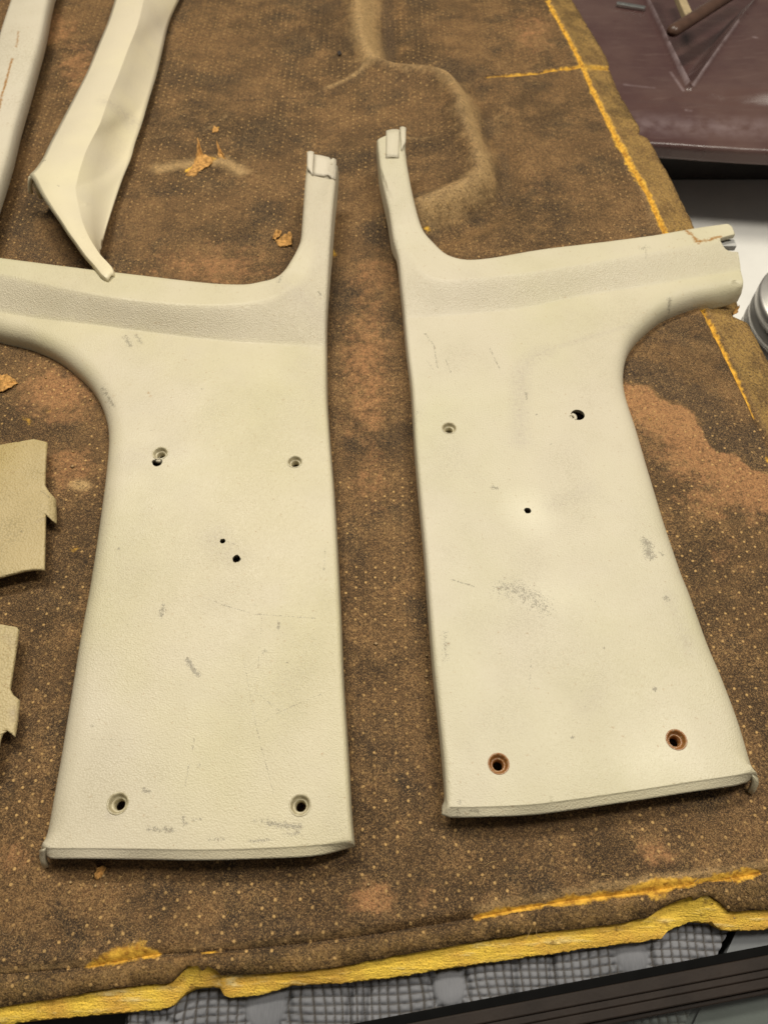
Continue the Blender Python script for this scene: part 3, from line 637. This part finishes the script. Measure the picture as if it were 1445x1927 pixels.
def ramp(lower, upper):
    Lo = smooth_poly(P2(lower, ZP), .0028, False); Up = smooth_poly(P2(upper, ZP+.012), .0028, False)
    return Lo, Up
def trim(name, outline, lower, upper, spike_px, holes, small, mat, label, dish):
    root = empty(name, P(outline[0][0], outline[0][1], 0), label, 'trim', None)
    Lo, Up = ramp(lower, upper)
    sx = P(spike_px[0], spike_px[1], ZP)
    def parts(Q):
        dl, s = line_d(Q, Lo); du, s2 = line_d(Q, Up)
        above = s > 0
        t = np.where(above, dl/(dl+du+1e-9), 0); t = np.where(above & (s2 > 0), 1, t)
        leg = np.clip((Q[:, 1]-sx[1]+.10)/.165, 0, 1.1)*np.exp(-((Q[:, 0]-sx[0])/.055)**4)
        return t, leg
    def zb(Q):
        t, leg = parts(Q)
        # the ramp continues up into the narrow leg
        return ZP+(.016 if dish == 21 else .0145)*(.75*t+.25*t*t*(3-2*t))+.024*leg+.0008*fbm(Q[:, 0]*9, Q[:, 1]*9, dish)
    def raw_shade(Q):
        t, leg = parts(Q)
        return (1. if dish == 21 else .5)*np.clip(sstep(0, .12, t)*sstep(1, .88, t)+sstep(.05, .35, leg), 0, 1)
    hl = [(*P(px, py, ZP)[:2], r) for px, py, r, k in holes]+[(*P(px, py, ZP)[:2], r) for px, py, r in small]
    body = shell('panel_shell', mat, root, outline, zb, holes=hl, lip_noise=.0012, extra_lines=[Lo, Up], unworn_shade=raw_shade)
    for px, py, r, k in holes:
        q = P(px, py, ZP); z0 = float(zb(q[None, :2])[0])
        if k == 'plain': continue
        s = r/.0068
        lathe('screw_cup', [(.0072*s, .0003), (.0066*s, .0005), (.0060*s, .0001), (.0054*s, -.0014), (.0050*s, -.0028), (.0043*s, -.0032), (.0040*s, -.0030), (.0038*s, -.0040), (.0034*s, -.0044), (.0032*s, -.0085)], (q[0], q[1], z0), M_cup_rust if k == 'rust' else M_cup, root)
    return root, zb

OUT, INN, BOT, TOP, SP = (.015, .009, .0), (.004, .0065, .0008), (.0008, .0036, .0052), (.006, .020, .001), (.006, .016, .001)
def ol(pts, z, prof, corners=()): return [(a, b, z, *prof, 1. if i in corners else 0.) for i, (a, b) in enumerate(pts)]
left_outline = (
    ol([(95, 1597), (189, 1598), (259, 1599), (379, 1601), (498, 1598), (598, 1592)], .020, BOT)
    + [(665, 1586, .020, *INN, 1.)]
    + ol([(660, 1528), (653, 1404), (645, 1279), (640, 1155), (635, 1053), (628, 928), (620, 829), (615, 754), (614, 690), (614, 629), (617, 580)], .019, INN)
    + [(622, 469, .036, .004, .014, .0012, 0.), (626, 406, .044, .004, .016, .0012, 0.), (631, 346, .052, .004, .016, .0012, 0.), (635, 303, .058, .003, .012, .001, 1.), (613, 297, .060, .001, .006, .0, 0.), (592, 291, .060, .001, .006, .0, 0.), (579, 289, .058, .004, .012, .001, 1.)]
    + [(577, 313, .054, *TOP, 0.), (574, 344, .050, *TOP, 0.), (570, 406, .042, *TOP, 0.), (566, 458, .036, *TOP, 0.), (559, 479, .033, *TOP, 0.)]
    + ol([(550, 502), (536, 520), (518, 533), (498, 539), (463, 545), (399, 542), (249, 525), (100, 507), (0, 494)], .028, TOP)
    + [(-130, 478, .028, *TOP, 1.), (-130, 596, .018, *OUT, 1.)]
    + ol([(-60, 612), (0, 630), (50, 642), (100, 664), (140, 694), (169, 724), (189, 759), (201, 799), (203, 839), (197, 903), (187, 978), (169, 1098), (154, 1180), (135, 1294), (117, 1399), (100, 1489), (85, 1568)], .012, OUT)
    + [(77, 1599, .012, .008, .006, .0, 1.), (90, 1598, .018, .002, .005, .004, 1.)])
trim_l, zbL = trim('pillar_trim', left_outline,
    [(-300, 560), (-130, 572), (0, 588), (75, 600), (184, 612), (299, 627), (423, 642), (498, 648), (570, 652), (660, 655)],
    [(-300, 495), (-130, 505), (0, 520), (50, 530), (125, 548), (224, 566), (349, 578), (448, 578), (520, 562), (570, 520), (600, 430)],
    (600, 420),
    [(223, 1512, .0068, 'cup'), (565, 1515, .0068, 'cup'), (555, 868, .0062, 'cup'), (302, 853, .0064, 'cup')],
    [(296, 870, .0040), (419, 1018, .0021), (445, 1051, .0032)], M_L,
    'cream vinyl pillar trim with a doubled screw hole, its arm under the pointed ivory tip', 21)
right_outline = (
    [(842, 1520, .020, *BOT, 1.)]
    + ol([(896, 1520), (1009, 1515), (1164, 1494), (1293, 1474), (1380, 1461)], .020, BOT)
    + [(1405, 1458, .018, .002, .005, .004, 1.), (1424, 1462, .012, .008, .006, .0, 1.)]
    + ol([(1416, 1440), (1391, 1358), (1360, 1275), (1334, 1213), (1298, 1115), (1283, 1079), (1252, 989), (1225, 899), (1199, 809), (1180, 751), (1174, 714), (1178, 676), (1191, 645), (1215, 618), (1252, 589), (1305, 568), (1348, 560), (1376, 553)], .012, OUT)
    + [(1398, 545, .016, .010, .010, .0, 1.), (1400, 528, .022, .002, .004, .0, 0.), (1396, 491, .027, .001, .004, .0, 0.), (1389, 472, .029, .001, .004, .0, 1.), (1370, 470, .030, .001, .004, .0, 0.), (1361, 466, .030, .001, .004, .0, 0.), (1352, 457, .030, .001, .004, .0, 0.), (1357, 453, .030, .001, .004, .0, 0.), (1379, 448, .030, .001, .004, .0, 1.), (1374, 433, .030, .002, .006, .0, 0.), (1365, 427, .029, .004, .010, .001, 1.)]
    + ol([(1315, 433), (1261, 443), (1217, 451), (1130, 463), (998, 479), (918, 492), (876, 495), (844, 487), (818, 466)], .028, TOP)
    + [(796, 434, .034, *TOP, 0.), (781, 381, .042, *TOP, 0.), (767, 307, .052, *TOP, 0.), (763, 270, .057, *TOP, 0.)]
    + [(762, 245, .060, .004, .012, .001, 1.), (745, 246, .062, .001, .006, .0, 0.), (727, 248, .062, .001, .006, .0, 0.), (709, 256, .060, .003, .012, .001, 1.)]
    + [(715, 313, .053, .004, .016, .0012, 0.), (723, 355, .047, .004, .016, .0012, 0.), (731, 396, .041, .004, .016, .0012, 0.), (739, 448, .035, .004, .014, .0012, 0.)]
    + ol([(748, 504), (755, 560), (759, 586), (767, 666), (775, 735), (781, 835), (789, 931), (799, 1036), (807, 1142), (816, 1255), (826, 1347), (835, 1435), (839, 1502)], .019, INN))
trim_r, zbR = trim('pillar_trim', right_outline,
    [(700, 604), (762, 600), (892, 590), (998, 577), (1103, 556), (1209, 540), (1299, 524), (1420, 503), (1600, 480)],
    [(740, 400), (775, 480), (810, 525), (881, 528), (998, 515), (1103, 499), (1209, 480), (1290, 464), (1420, 440), (1600, 410)],
    (745, 370),
    [(938, 1437, .0068, 'rust'), (1272, 1392, .0068, 'rust'), (845, 806, .0062, 'cup'), (1087, 780, .0060, 'plain')],
    [(1076, 784, .0022), (992, 962, .0026)], M_R,
    'cream vinyl pillar trim with two rusty screw holes and a notched, rust streaked arm end', 33)
# cut ends of the narrow legs: a folded white tab and a squared patch on each
M_patch = plastic('cream_vinyl_patch', (.54, .49, .375), (.58, .525, .415), z=.035, grain=750, grain_d=.0005)
def leg_end(root, tab, patch, zb, seam):
    for nm, pts, off in (('clip_tab', tab, .0016), ('end_patch', patch, .0006)):
        rows = []
        (a, b, c, d) = [np.array(p, float) for p in pts]
        for u in np.linspace(0, 1, 7):
            r = []
            for v in np.linspace(0, 1, 7):
                p = (a*(1-v)+b*v)*(1-u)+(d*(1-v)+c*v)*u
                q = P(p[0], p[1], .058); z = float(zb(q[None, :2])[0]); q = P(p[0], p[1], z); z = float(zb(q[None, :2])[0])
                bow = .0012*math.sin(v*math.pi)
                r.append((q[0], q[1], z+off+bow-.0012))
            rows.append(r)
        loft(nm, rows, M_patch, root, .0012)
leg_end(trim_l, [(579, 287), (590, 287), (588, 333), (579, 320)], [(592, 290), (633, 302), (631, 340), (589, 331)], zbL, 1)
leg_end(trim_r, [(753, 241), (763, 242), (762, 272), (756, 286)], [(727, 246), (752, 244), (750, 300), (726, 300)], zbR, 1)
q = P(1368, 455, .026)
o = box('metal_clip', (q[0]-.008, q[1]-.007, .020), (q[0]+.008, q[1]+.004, .0265), simple('grey_clip', (.42, .42, .40), .5), trim_r, .001)
hook(trim_l, [[(75, 1600, .012), (75, 1612, .010), (77, 1624, .006), (82, 1635, .001)], [(84, 1597, .019), (83, 1610, .013), (85, 1622, .008), (92, 1632, .002)]], M_L)
hook(trim_r, [[(1415, 1457, .018), (1416, 1470, .013), (1413, 1481, .008), (1407, 1491, .002)], [(1426, 1464, .012), (1427, 1474, .010), (1423, 1485, .006), (1415, 1496, .001)]], M_R)
# a nick in the lower lip
for px, py in ((263, 1600),):
    q = P(px, py, .017); lathe('nick', [(.0001, .004), (.0016, .001), (.0010, -.003), (.0001, -.006)], q, M_cup, trim_l, 10)

# ------------------------------------------------------------------ long ridged trim whose tip rests on the arm
M_A = plastic('ivory_plastic', (.72, .64, .43), (.68, .60, .42), [([(204, 347), (209, 349)], 4, .5), ([(86, 315), (90, 316)], 4, .9), ([(116, 364), (118, 365)], 3, .9)], [([(205, 205), (250, 195)], 26, .45), ([(280, 10), (300, 20)], 30, .2)], z=.04, grain=500, grain_d=.00012, rough=.4, dirt=.12)
def pillar_strip():
    root = empty('ridged_trim', P(210, 520, .036), 'ivory ridged windscreen pillar trim, its pointed tip resting on the cream arm', 'trim')
    Lf = [(233, -70, .040), (226, -30, .040), (219, 0, .040), (206, 41, .040), (186, 90, .041), (167, 136, .041), (145, 179, .042), (121, 225, .043), (97, 271, .044), (83, 300, .045), (68, 321, .046), (59, 329, .046)]
    En = [(59, 329, .046), (67, 339, .046), (81, 365, .045), (101, 395, .044), (117, 417, .043), (130, 437, .042), (144, 456, .041), (162, 481, .040), (180, 501, .039), (196, 521, .039), (206, 527, .038)]
    Mg = [(285, -70, .046), (278, -30, .046), (271, 0, .046), (259, 48, .046), (242, 92, .046), (223, 143, .046), (206, 184, .046), (189, 232, .046), (172, 266, .045), (160, 292, .045), (148, 330, .044), (142, 358, .043)]
    Mg2 = [(142, 358, .043), (144, 374, .042), (147, 390, .041), (153, 417, .041), (162, 442, .040), (173, 463, .0395), (186, 483, .039), (197, 495, .039), (208, 507, .039), (210, 513, .0385), (211, 520, .038)]
    Rt = [(372, -70, .010), (352, -30, .010), (336, 0, .010), (317, 41, .011), (305, 92, .011), (294, 140, .011), (280, 188, .012), (267, 235, .012), (255, 270, .012), (247, 300, .012), (234, 330, .012), (224, 358, .012), (213, 392, .013), (202, 428, .015), (193, 460, .018), (188, 476, .024), (186, 484, .037)]
    def pt(p): return P(*p)
    def rs(L, k):
        Q = smooth_poly(np.array([pt(p) for p in L]), .004, False); s = np.linspace(0, len(Q)-1, k)
        return np.array([[np.interp(s, np.arange(len(Q)), Q[:, j])] for j in range(3)])[:, 0].T
    k1, k2 = 60, 40
    A = np.r_[rs(Lf, k1), rs(En, k2)[1:]]; B = np.r_[rs(Mg, k1), rs(Mg2, k2)[1:]]
    m2 = k1+28; R1 = rs(Rt, m2); Rf = np.r_[R1, B[m2:]+np.array([.0006, 0, -.003])]
    rows = []
    for i in range(len(A)):
        r = []
        for t in np.linspace(0, 1, 9):
            p = A[i]*(1-t)+B[i]*t; p[2] += .0025*math.sin(math.pi*t)*(1 if i < k1 else max(0, 1-(i-k1)/25)) - .0022*max(0, 1-t*6)**2
            r.append(p)
        for t in np.linspace(0, 1, 9)[1:]: r.append(B[i]*(1-t)+Rf[i]*t+np.array([0, 0, -(.0010+.006*float(sstep(k1*.55, k1*1.0, np.array(i))))*math.sin(math.pi*t)*min(1, t*3)]))
        rows.append(r)
    o = loft('ridged_body', rows, M_A, root, .0030); sharp(o, 14)
    # turned-down flange along the outer border
    A1 = rs(Lf, k1); rows = []
    for i in range(k1):
        p = A1[i]; rows.append([p+np.array([0, 0, -.0022]), p+np.array([-.0016, -.0004, -.005]), p+np.array([-.002, -.0006, -.014]), np.array([p[0]-.002, p[1]-.0006, .014+.004*(i/k1)])])
    loft('outer_flange', rows, M_A, root, .0042)
    return root
hook(pillar_strip(), [[(60, 329, .046), (54, 333, .044), (53, 348, .034), (54, 364, .022)], [(68, 335, .046), (61, 337, .044), (59, 350, .034), (61, 366, .022)]], M_A)

# ------------------------------------------------------------------ long rail at the far side
M_rl = plastic('off_white_rail', (.58, .53, .42), (.62, .58, .47), [], [], rust=[([(24, 112), (14, 150), (4, 185), (-2, 215)], 4.5, .55), ([(36, 60), (32, 90)], 5, .35)], z=.038, grain=420, grain_d=.0002, rust_noise=.75)
def rail():
    root = empty('sill_rail', P(20, 360), 'off white sill rail with rust streaks and specks, beside the ridged trim', 'trim')
    st = [(-160, 60, 128, 134), (-60, 46, 104, 111), (0, 24, 87, 94), (68, 2, 73, 80), (157, -22, 48, 57), (237, -50, 24, 36), (300, -70, 8, 18), (380, -95, -18, -6), (480, -125, -52, -38)]
    rows = []
    Z = .037
    for y, a, b, c in st:
        l = P(a, y, Z); r = P(b, y, Z); bt = P(c, y+8, .012)
        bt[1] = r[1]-.002
        rows.append([(l[0]-.003, l[1], .010), (l[0]-.002, l[1], Z-.006), (l[0], l[1], Z-.001), (l[0]+.003, l[1], Z), (r[0]-.003, r[1], Z), (r[0]-.0005, r[1], Z-.001), (r[0]+.0006, r[1], Z-.003), (r[0]+.0025, r[1], Z-.014), (bt[0], bt[1], .010)])
    R = np.array(rows); f = []
    for k in range(R.shape[1]): f.append(smooth_poly(R[:, k], .006, False))
    n = min(map(len, f)); f = [np.array([np.interp(np.linspace(0, len(q)-1, n), np.arange(len(q)), q[:, j]) for j in range(3)]).T for q in f]
    loft('channel', [[q[i] for q in f] for i in range(n)], M_rl, root, .002)
    q = P(16, 83, Z); lathe('rivet', [(.0001, .0012), (.0028, .0010), (.0042, .0001), (.0045, -.001)], q, M_cup_rust, root, 16)
rail()

# ------------------------------------------------------------------ two small cover plates
M_pl = plastic('grainy_cream', (.40, .335, .17), (.46, .39, .215), [([(80, 925), (92, 935)], 5, .7), ([(58, 838), (45, 842)], 3, .5), ([(42, 1001)], 4, .9)], [([(72, 983), (84, 978)], 6, .6), ([(24, 1338), (28, 1350)], 12, .8), ([(15, 1200), (30, 1215)], 12, .5)], z=.014, grain=620, grain_d=.0008, rough=.5, dirt=.95, rust_noise=.7, tint=(.92, .84, .62))
def plate(name, pts, label, zlev, xt):
    root = empty(name, P(pts[0][0], pts[0][1]), label, 'trim')
    Lx = P2(xt, zlev)
    def zb(Q):
        d, s = line_d(Q, Lx); o = np.where(s < 0, d, 0)
        z = zlev+.0006*fbm(Q[:, 0]*25, Q[:, 1]*25, 5)-.75*o*o/.010-.1*o
        return np.maximum(z, .004)
    shell('plate', M_pl, root, [(a, b, zlev, .0012, .0012, .0, 1.) for a, b in pts], zb, grid=.003, thick=.002)
    return root
plate('cover_plate', [(-190, 870), (-60, 846), (0, 836), (64, 825), (89, 831), (87, 860), (85, 912), (91, 922), (101, 932), (102, 955), (102, 978), (96, 976), (86, 968), (85, 1000), (84, 1072), (62, 1072), (45, 1075), (0, 1086), (-60, 1100), (-190, 1120)],
      'grainy cream cover plate with one bent-down tab, nearest the doubled screw hole', .015, [(84, 1200), (84, 800)])
plate('cover_plate', [(-170, 1160), (-60, 1166), (0, 1174), (36, 1180), (28, 1240), (19, 1296), (24, 1306), (34, 1314), (31, 1350), (26, 1384), (12, 1374), (4, 1380), (0, 1392), (-8, 1440), (-60, 1450), (-170, 1460)],
      'grainy cream cover plate with chipped corner and olive stain on its tab', .015, [(10, 1500), (24, 1250), (36, 1100)])

# ------------------------------------------------------------------ quilted cloth, vinyl and framed glass under the near edge
def cloth_mat():
    s = N('grey_netted_cloth'); p = s.n('ShaderNodeNewGeometry').outputs['Position']
    mp = s.n('ShaderNodeMapping'); s.put(mp.inputs['Vector'], p); mp.inputs['Scale'].default_value = (1400, 160, 160)
    th = s.noise(mp.outputs[0], 1, 3, .6)
    c = s.mix(s.rng(s.noise(p, 30, 3), .3, .7), (.15, .155, .17), (.21, .215, .235))
    c = s.mix(s.rng(th, .35, .7, 0, .25), c, (.25, .255, .275))
    c = s.mix(s.math('MULTIPLY', s.attr('cord'), .85), c, (.055, .045, .034))
    return s.out(c, .8, s.bump(th, .0003), spec=.2)
M_cloth = cloth_mat()
def quilt():
    x0, y0, y1 = -.160, -.07, .08
    nx, ny = 620, 240; zq = -.0225
    ys = np.linspace(y0, y1, ny); V = []; cord = []
    a = P(1368, 1750, zq); b = P(1285, 1927, zq)
    tufts = [(P(px, py, zq)[:2], r) for px, py, r in ((845, 1858, .012), (1187, 1799, .0125), (500, 1893, .015), (300, 1960, .012), (1000, 1975, .012))]
    for y in ys:
        xr = a[0]+(b[0]-a[0])*(y-a[1])/(b[1]-a[1])
        xr = min(xr, .245)
        for u in np.linspace(0, 1, nx): V.append((x0+(xr-x0)*u, y))
    V = np.array(V); X, Y = V[:, 0], V[:, 1]
    U = X/.0054+.55*vnoise(X*30, Y*30, 41)+.25*np.sin(Y*60); Wv = Y/.0047+.5*vnoise(X*28, Y*28, 42)-X*6
    for c, r in tufts:
        d = np.hypot(X-c[0], Y-c[1]); g = np.exp(-(d/(r*1.3))**2); U = U+g*(X-c[0])/r*.9; Wv = Wv+g*(Y-c[1])/r*.9
    su = np.abs(np.sin(math.pi*U)); sw = np.abs(np.sin(math.pi*Wv))
    puff = np.minimum(su, sw)
    z = zq+.0030*np.sqrt(su*sw)+.0035*fbm(X*12, Y*12, 44, 2)*.6
    cd = sstep(.42, .16, su)*1.; cd = np.maximum(cd, sstep(.36, .12, sw)*.9)
    for c, r in tufts:
        d = np.hypot(X-c[0], Y-c[1])/r; m = sstep(1., .75, d); z = z*(1-m)+m*(zq-.001+.0035*np.sqrt(np.maximum(0, 1-d*d))); cd = cd*(1-m)
        z = z-.003*np.exp(-((d-1)/.15)**2)
    for px in (968, 1038, 660, 690):       # folds
        c = P(px, 1870, zq)[0]; dd = np.abs(X-c-.1*(Y-.01)); z = z-.004*np.exp(-(dd/.0022)**2)
    z = np.minimum(z, -.0185)
    z = z - .012*sstep(x0+.006, x0, X)
    f = [(j*nx+i, j*nx+i+1, (j+1)*nx+i+1, (j+1)*nx+i) for j in range(ny-1) for i in range(nx-1)]
    root = empty('quilted_cloth', (0, 0, -.05), 'grey quilted cloth with a brown cord net and round tufts, under the foam edge', 'cloth')
    o = mesh('netted_face', np.c_[V, z], f, M_cloth, root); attr(o, 'cord', cd)
    xr = .20
    box('padding', (x0+.004, y0, -.0525), (xr, .60, -.0275), M_grey, root, .003)
    # underlay under the hidden part of the board reaches the board's underside
    box('padding', (x0+.004, y1+.002, -.0276), (xr, .60, -.0150), M_grey, root, .003)
quilt()
q0 = P(1375, 1750, -.025); q1 = P(1292, 1927, -.025)
vy = mesh('vinyl_sheet', [(q0[0]+.0035+(q1[0]-q0[0])*2, q1[1]-(q0[1]-q1[1]), z) for z in (-.0525, -.024)]+[(q0[0]+.0035, q0[1], z) for z in (-.0525, -.024)]+[(q0[0]+.025, .12, z) for z in (-.0525, -.024)]+[(.298, .12, z) for z in (-.0525, -.024)]+[(.298, q1[1]-(q0[1]-q1[1]), z) for z in (-.0525, -.024)],
    [(1, 3, 5, 7, 9), (0, 8, 6, 4, 2), (0, 2, 3, 1), (2, 4, 5, 3), (4, 6, 7, 5), (6, 8, 9, 7), (8, 0, 1, 9)], M_grey, smooth=False)
tag(vy, 'smooth grey vinyl sheet beside the quilted cloth', 'vinyl sheet')

def framed_glass():
    zt = -.006
    A = P(770, 1926, zt); B = P(1445, 1797, zt); d = (B-A); L = np.linalg.norm(d); d /= L; nrm = np.array([d[1], -d[0], 0])   # nrm points away from the board
    root = empty('glass_frame', (A[0], A[1], -.03), 'dark bronze framed glass pane lying on the grey quilted cloth', 'frame')
    def strip(name, s0, s1, z0, z1, m, bev=.0008, l0=-.18, l1=.03):
        pts = [A+d*(l0)+nrm*s0, A+d*(L+l1)+nrm*s0, A+d*(L+l1)+nrm*s1, A+d*l0+nrm*s1]
        v = [(p[0], p[1], z) for z in (z0, z1) for p in pts]
        o = mesh(name, v, [(0, 1, 2, 3)[::1], (7, 6, 5, 4), (0, 4, 5, 1), (1, 5, 6, 2), (2, 6, 7, 3), (3, 7, 4, 0)], m, root, smooth=False)
        if bev: bevel(o, bev)
        return o
    strip('gap_shade', -.0050, .0005, -.024, -.0135, M_black)  # black strip standing in for the shaded gap along the rail
    strip('frame_rail', 0, .0070, -.026, zt, M_rail)
    strip('frame_rail', .0071, .0112, -.026, zt-.0012, M_rail)
    strip('frame_rail', .0113, .0165, -.026, zt-.0004, M_rail)
    strip('inner_bead', .0166, .0195, -.0200, -.0105, M_rail)
    s = N('pane_glass'); tr = s.n('ShaderNodeBsdfTransparent'); tr.inputs[0].default_value = (.93, .95, .92, 1)
    gl = s.n('ShaderNodeBsdfGlossy'); gl.inputs['Roughness'].default_value = .04; mx = s.n('ShaderNodeMixShader')
    s.put(mx.inputs[0], s.math('MULTIPLY_ADD', s.n('ShaderNodeFresnel').outputs[0], 1., .02))
    s.t.links.new(tr.outputs[0], mx.inputs[1]); s.t.links.new(gl.outputs[0], mx.inputs[2]); s.t.links.new(mx.outputs[0], s.t.nodes['Material Output'].inputs[0])
    strip('glass_pane', .0185, .16, -.0165, -.0135, s.m, 0)
    return root
framed_glass()

# ------------------------------------------------------------------ maroon moulded panel on a dark block added as its shade, steel canister
dc = box('shade_block', (.36, P(1300, 341, ztab)[1], ztab), (1.1, 1.75, -.165), M_dark, bev=.006)  # dark block put where the panel's shadow band falls, also its support
tag(dc, 'dark block added on the white table as the shade under the maroon moulding', 'block')
def maroon():
    zl = -.10
    root = empty('door_moulding', P(1300, 260, zl), 'scuffed maroon moulded door panel with a V-shaped raised rib', 'door panel')
    V1 = P2([(1190, -60), (1215, 0), (1255, 85), (1297, 170)], zl); V2 = P2([(1297, 170), (1340, 108), (1386, 44), (1420, 0)], zl)
    fold = P2([(1150, 182), (1186, 184), (1300, 190), (1445, 202), (1700, 220)], zl)
    def zb(Q):
        z = np.full(len(Q), zl)
        d1, s1 = line_d(Q, V1); d2, s2 = line_d(Q, V2); df, sf = line_d(Q, fold)
        wedge = (s1 > 0) & (s2 > 0)
        dd = np.minimum(d1, d2)
        z = z + np.where(wedge, -.045*sstep(0, .035, dd), 0)
        z = z + np.where(~wedge & (s1 <= 0) & (d1 < d2), .004*np.exp(-(d1/.004)**2), 0)+.006*np.exp(-(np.minimum(d1, d2)/.0032)**2)
        z = z + np.where(~wedge & (d2 < d1) & (sf > 0), .12*np.minimum(d2, .12)*sstep(0, .03, df), 0)
        z = z - np.where(sf < 0, .10*df, 0)
        z = z - .002*np.exp(-(df/.006)**2) + .0015*fbm(Q[:, 0]*6, Q[:, 1]*6, 77)
        return z
    out = [(1010, 262, zl, .006, .016, 0, 1.), (1205, 256, zl, .006, .016, 0, 0.), (1445, 270, zl, .006, .016, 0, 0.), (1800, 292, zl, .006, .016, 0, 1.), (1800, -90, zl, .005, .012, 0, 1.), (1010, -90, zl, .005, .012, 0, 1.)]
    shell('panel_shell', M_maroon, root, out, zb, grid=.005, step=.006, thick=.003, extra_lines=[smooth_poly(V1, .004, False), smooth_poly(V2, .004, False)])
    # grab rod
    a = P(1266, 58, zl+.006); b = P(1352, 0, zl+.012); c = P(1420, -40, zl+.012); d = b-a; d = d/np.linalg.norm(d)
    side = np.array([d[1], -d[0], 0]); rows = []
    for t in np.r_[-.008, -.006, np.linspace(0, 1, 12)]:
        p = a+(c-a)*max(t, 0)+d*min(t, 0); r = .0115*(1 if t >= 0 else (.75 if t > -.007 else .05))
        rows.append([p+side*r*math.cos(k*math.pi/8)+np.array([0, 0, .8*r*math.sin(k*math.pi/8)]) for k in range(17)])
    loft('grab_rod', rows, simple('brown_rod', (.085, .045, .030), .35), root)
    return root
maroon()
def slat(name, p0, p1, w, z, h, m, label, cat):
    a, b = P(*p0, z), P(*p1, z); d = (b-a)/np.linalg.norm(b-a); s = np.array([-d[1], d[0], 0])*w/2
    v = [(*(p)[:2], zz) for zz in (z-h, z) for p in (a-s, a+s, b+s, b-s)]
    o = mesh(name, v, [(3, 2, 1, 0), (4, 5, 6, 7), (0, 1, 5, 4), (1, 2, 6, 5), (2, 3, 7, 6), (3, 0, 4, 7)], m, smooth=False); bevel(o, .0015)
    return tag(o, label, cat)
slat('wood_stick', (1297, 28), (1262, -50), .014, -.088, .012, M_stick, 'tan wooden stick lying across the maroon panel beside its rod', 'stick')
slat('metal_strip', (1160, 4), (1214, 13), .010, -.0945, .005, M_tin, 'short bright metal strip lying on the maroon panel', 'metal strip')

def canister():
    c = P(1578, 560, -.07); c = np.array([c[0], c[1], ztab])
    root = empty('steel_canister', c, 'ribbed polished steel canister standing past the notched arm end', 'canister')
    prof = [(.02, 0), (.083, 0), (.086, .003), (.086, .02)]
    for k in range(7):
        z = .03+k*.019; prof += [(.0855, z), (.082, z+.004), (.082, z+.009), (.0855, z+.013)]
    prof += [(.085, .166), (.083, .171), (.080, .170), (.078, .174), (.075, .173), (.073, .178)]
    lathe('ribbed_wall', prof, c, M_steel, root, 64)
    lathe('lid', [(.073, .178), (.071, .184), (.068, .185), (.066, .182), (.001, .1815)], c, simple('satin_lid', (.80, .74, .64), .4, .5, 30, .08), root, 64)
    h = []
    R, r = .102, .010
    v = []; f = []
    for i in range(64):
        for k in range(12):
            a = i*2*math.pi/64; b = k*2*math.pi/12; v.append((c[0]+(R+r*math.cos(b))*math.cos(a), c[1]+(R+r*math.cos(b))*math.sin(a), ztab+r+r*math.sin(b)))
            f.append((i*12+k, ((i+1) % 64)*12+k, ((i+1) % 64)*12+(k+1) % 12, i*12+(k+1) % 12))
    tag(mesh('hose_ring', v, f, M_hose), 'dark rubber hose looped on the table round the canister foot', 'hose')
canister()

# ------------------------------------------------------------------ loose crumbs and fibres on the board
def litter():
    s = N('crumb'); p = s.n('ShaderNodeNewGeometry').outputs['Position']
    m = s.out(s.mix(s.rng(s.noise(p, 30, 2), .4, .6), (.50, .34, .15), (.36, .25, .15)), .9, spec=.1)
    v = []; f = []
    hot = [(380, 310, 70, 30), (420, 240, 40, 20), (540, 455, 40, 20), (30, 730, 60, 40), (240, 1790, 120, 20), (1250, 1660, 150, 18), (1040, 140, 90, 15), (1330, 620, 60, 60), (188, 1645, 30, 15), (110, 880, 60, 60)]
    def spot():
        if rng.random() < .55:
            a = hot[rng.integers(len(hot))]; return rng.normal(a[0], a[2]), rng.normal(a[1], a[3])
        return rng.uniform(0, 1445), rng.uniform(0, 1780)
    for k in range(330):
        px, py = spot()
        if not (0 < px < 1440 and 0 < py < 1780) or px > 1010+.42*py: continue
        q = P(px, py); z = bz(px, py)
        if k % 3:                                                   # crumb
            r = abs(rng.normal(.0005, .0004))+.0003; b = len(v)
            for d in ((1, 0, 0), (0, 1, 0), (-1, 0, 0), (0, -1, 0), (0, 0, 1), (0, 0, -.4)): v.append(q[:3]*[1, 1, 0]+np.array([0, 0, z+r*.5])+np.array(d)*r*rng.uniform(.5, 1.4, 3))
            f += [(b, b+1, b+4), (b+1, b+2, b+4), (b+2, b+3, b+4), (b+3, b, b+4), (b+1, b, b+5), (b+2, b+1, b+5), (b+3, b+2, b+5), (b, b+3, b+5)]
        else:                                                       # fibre
            a = rng.uniform(0, 6.28); c = rng.normal(0, 160); L = rng.uniform(.004, .013); x, y = q[0], q[1]; n = 7; w = .00016
            for i in range(n):
                b = len(v); t = i/(n-1); h = z+.0004+.0016*math.sin(math.pi*t)*rng.uniform(.6, 1)
                v += [np.array([x-math.sin(a)*w, y+math.cos(a)*w, h]), np.array([x+math.sin(a)*w, y-math.cos(a)*w, h]), np.array([x, y, h+w*2])]
                if i: f += [(b-3, b-2, b+1, b), (b-2, b-1, b+2, b+1), (b-1, b-3, b, b+2)]
                x += math.cos(a)*L/n; y += math.sin(a)*L/n; a += c*L/n
    o = mesh('crumbs', v, f, m); tag(o, 'loose foam crumbs and fibres strewn over the brown board', 'crumbs', kind='stuff')
litter()
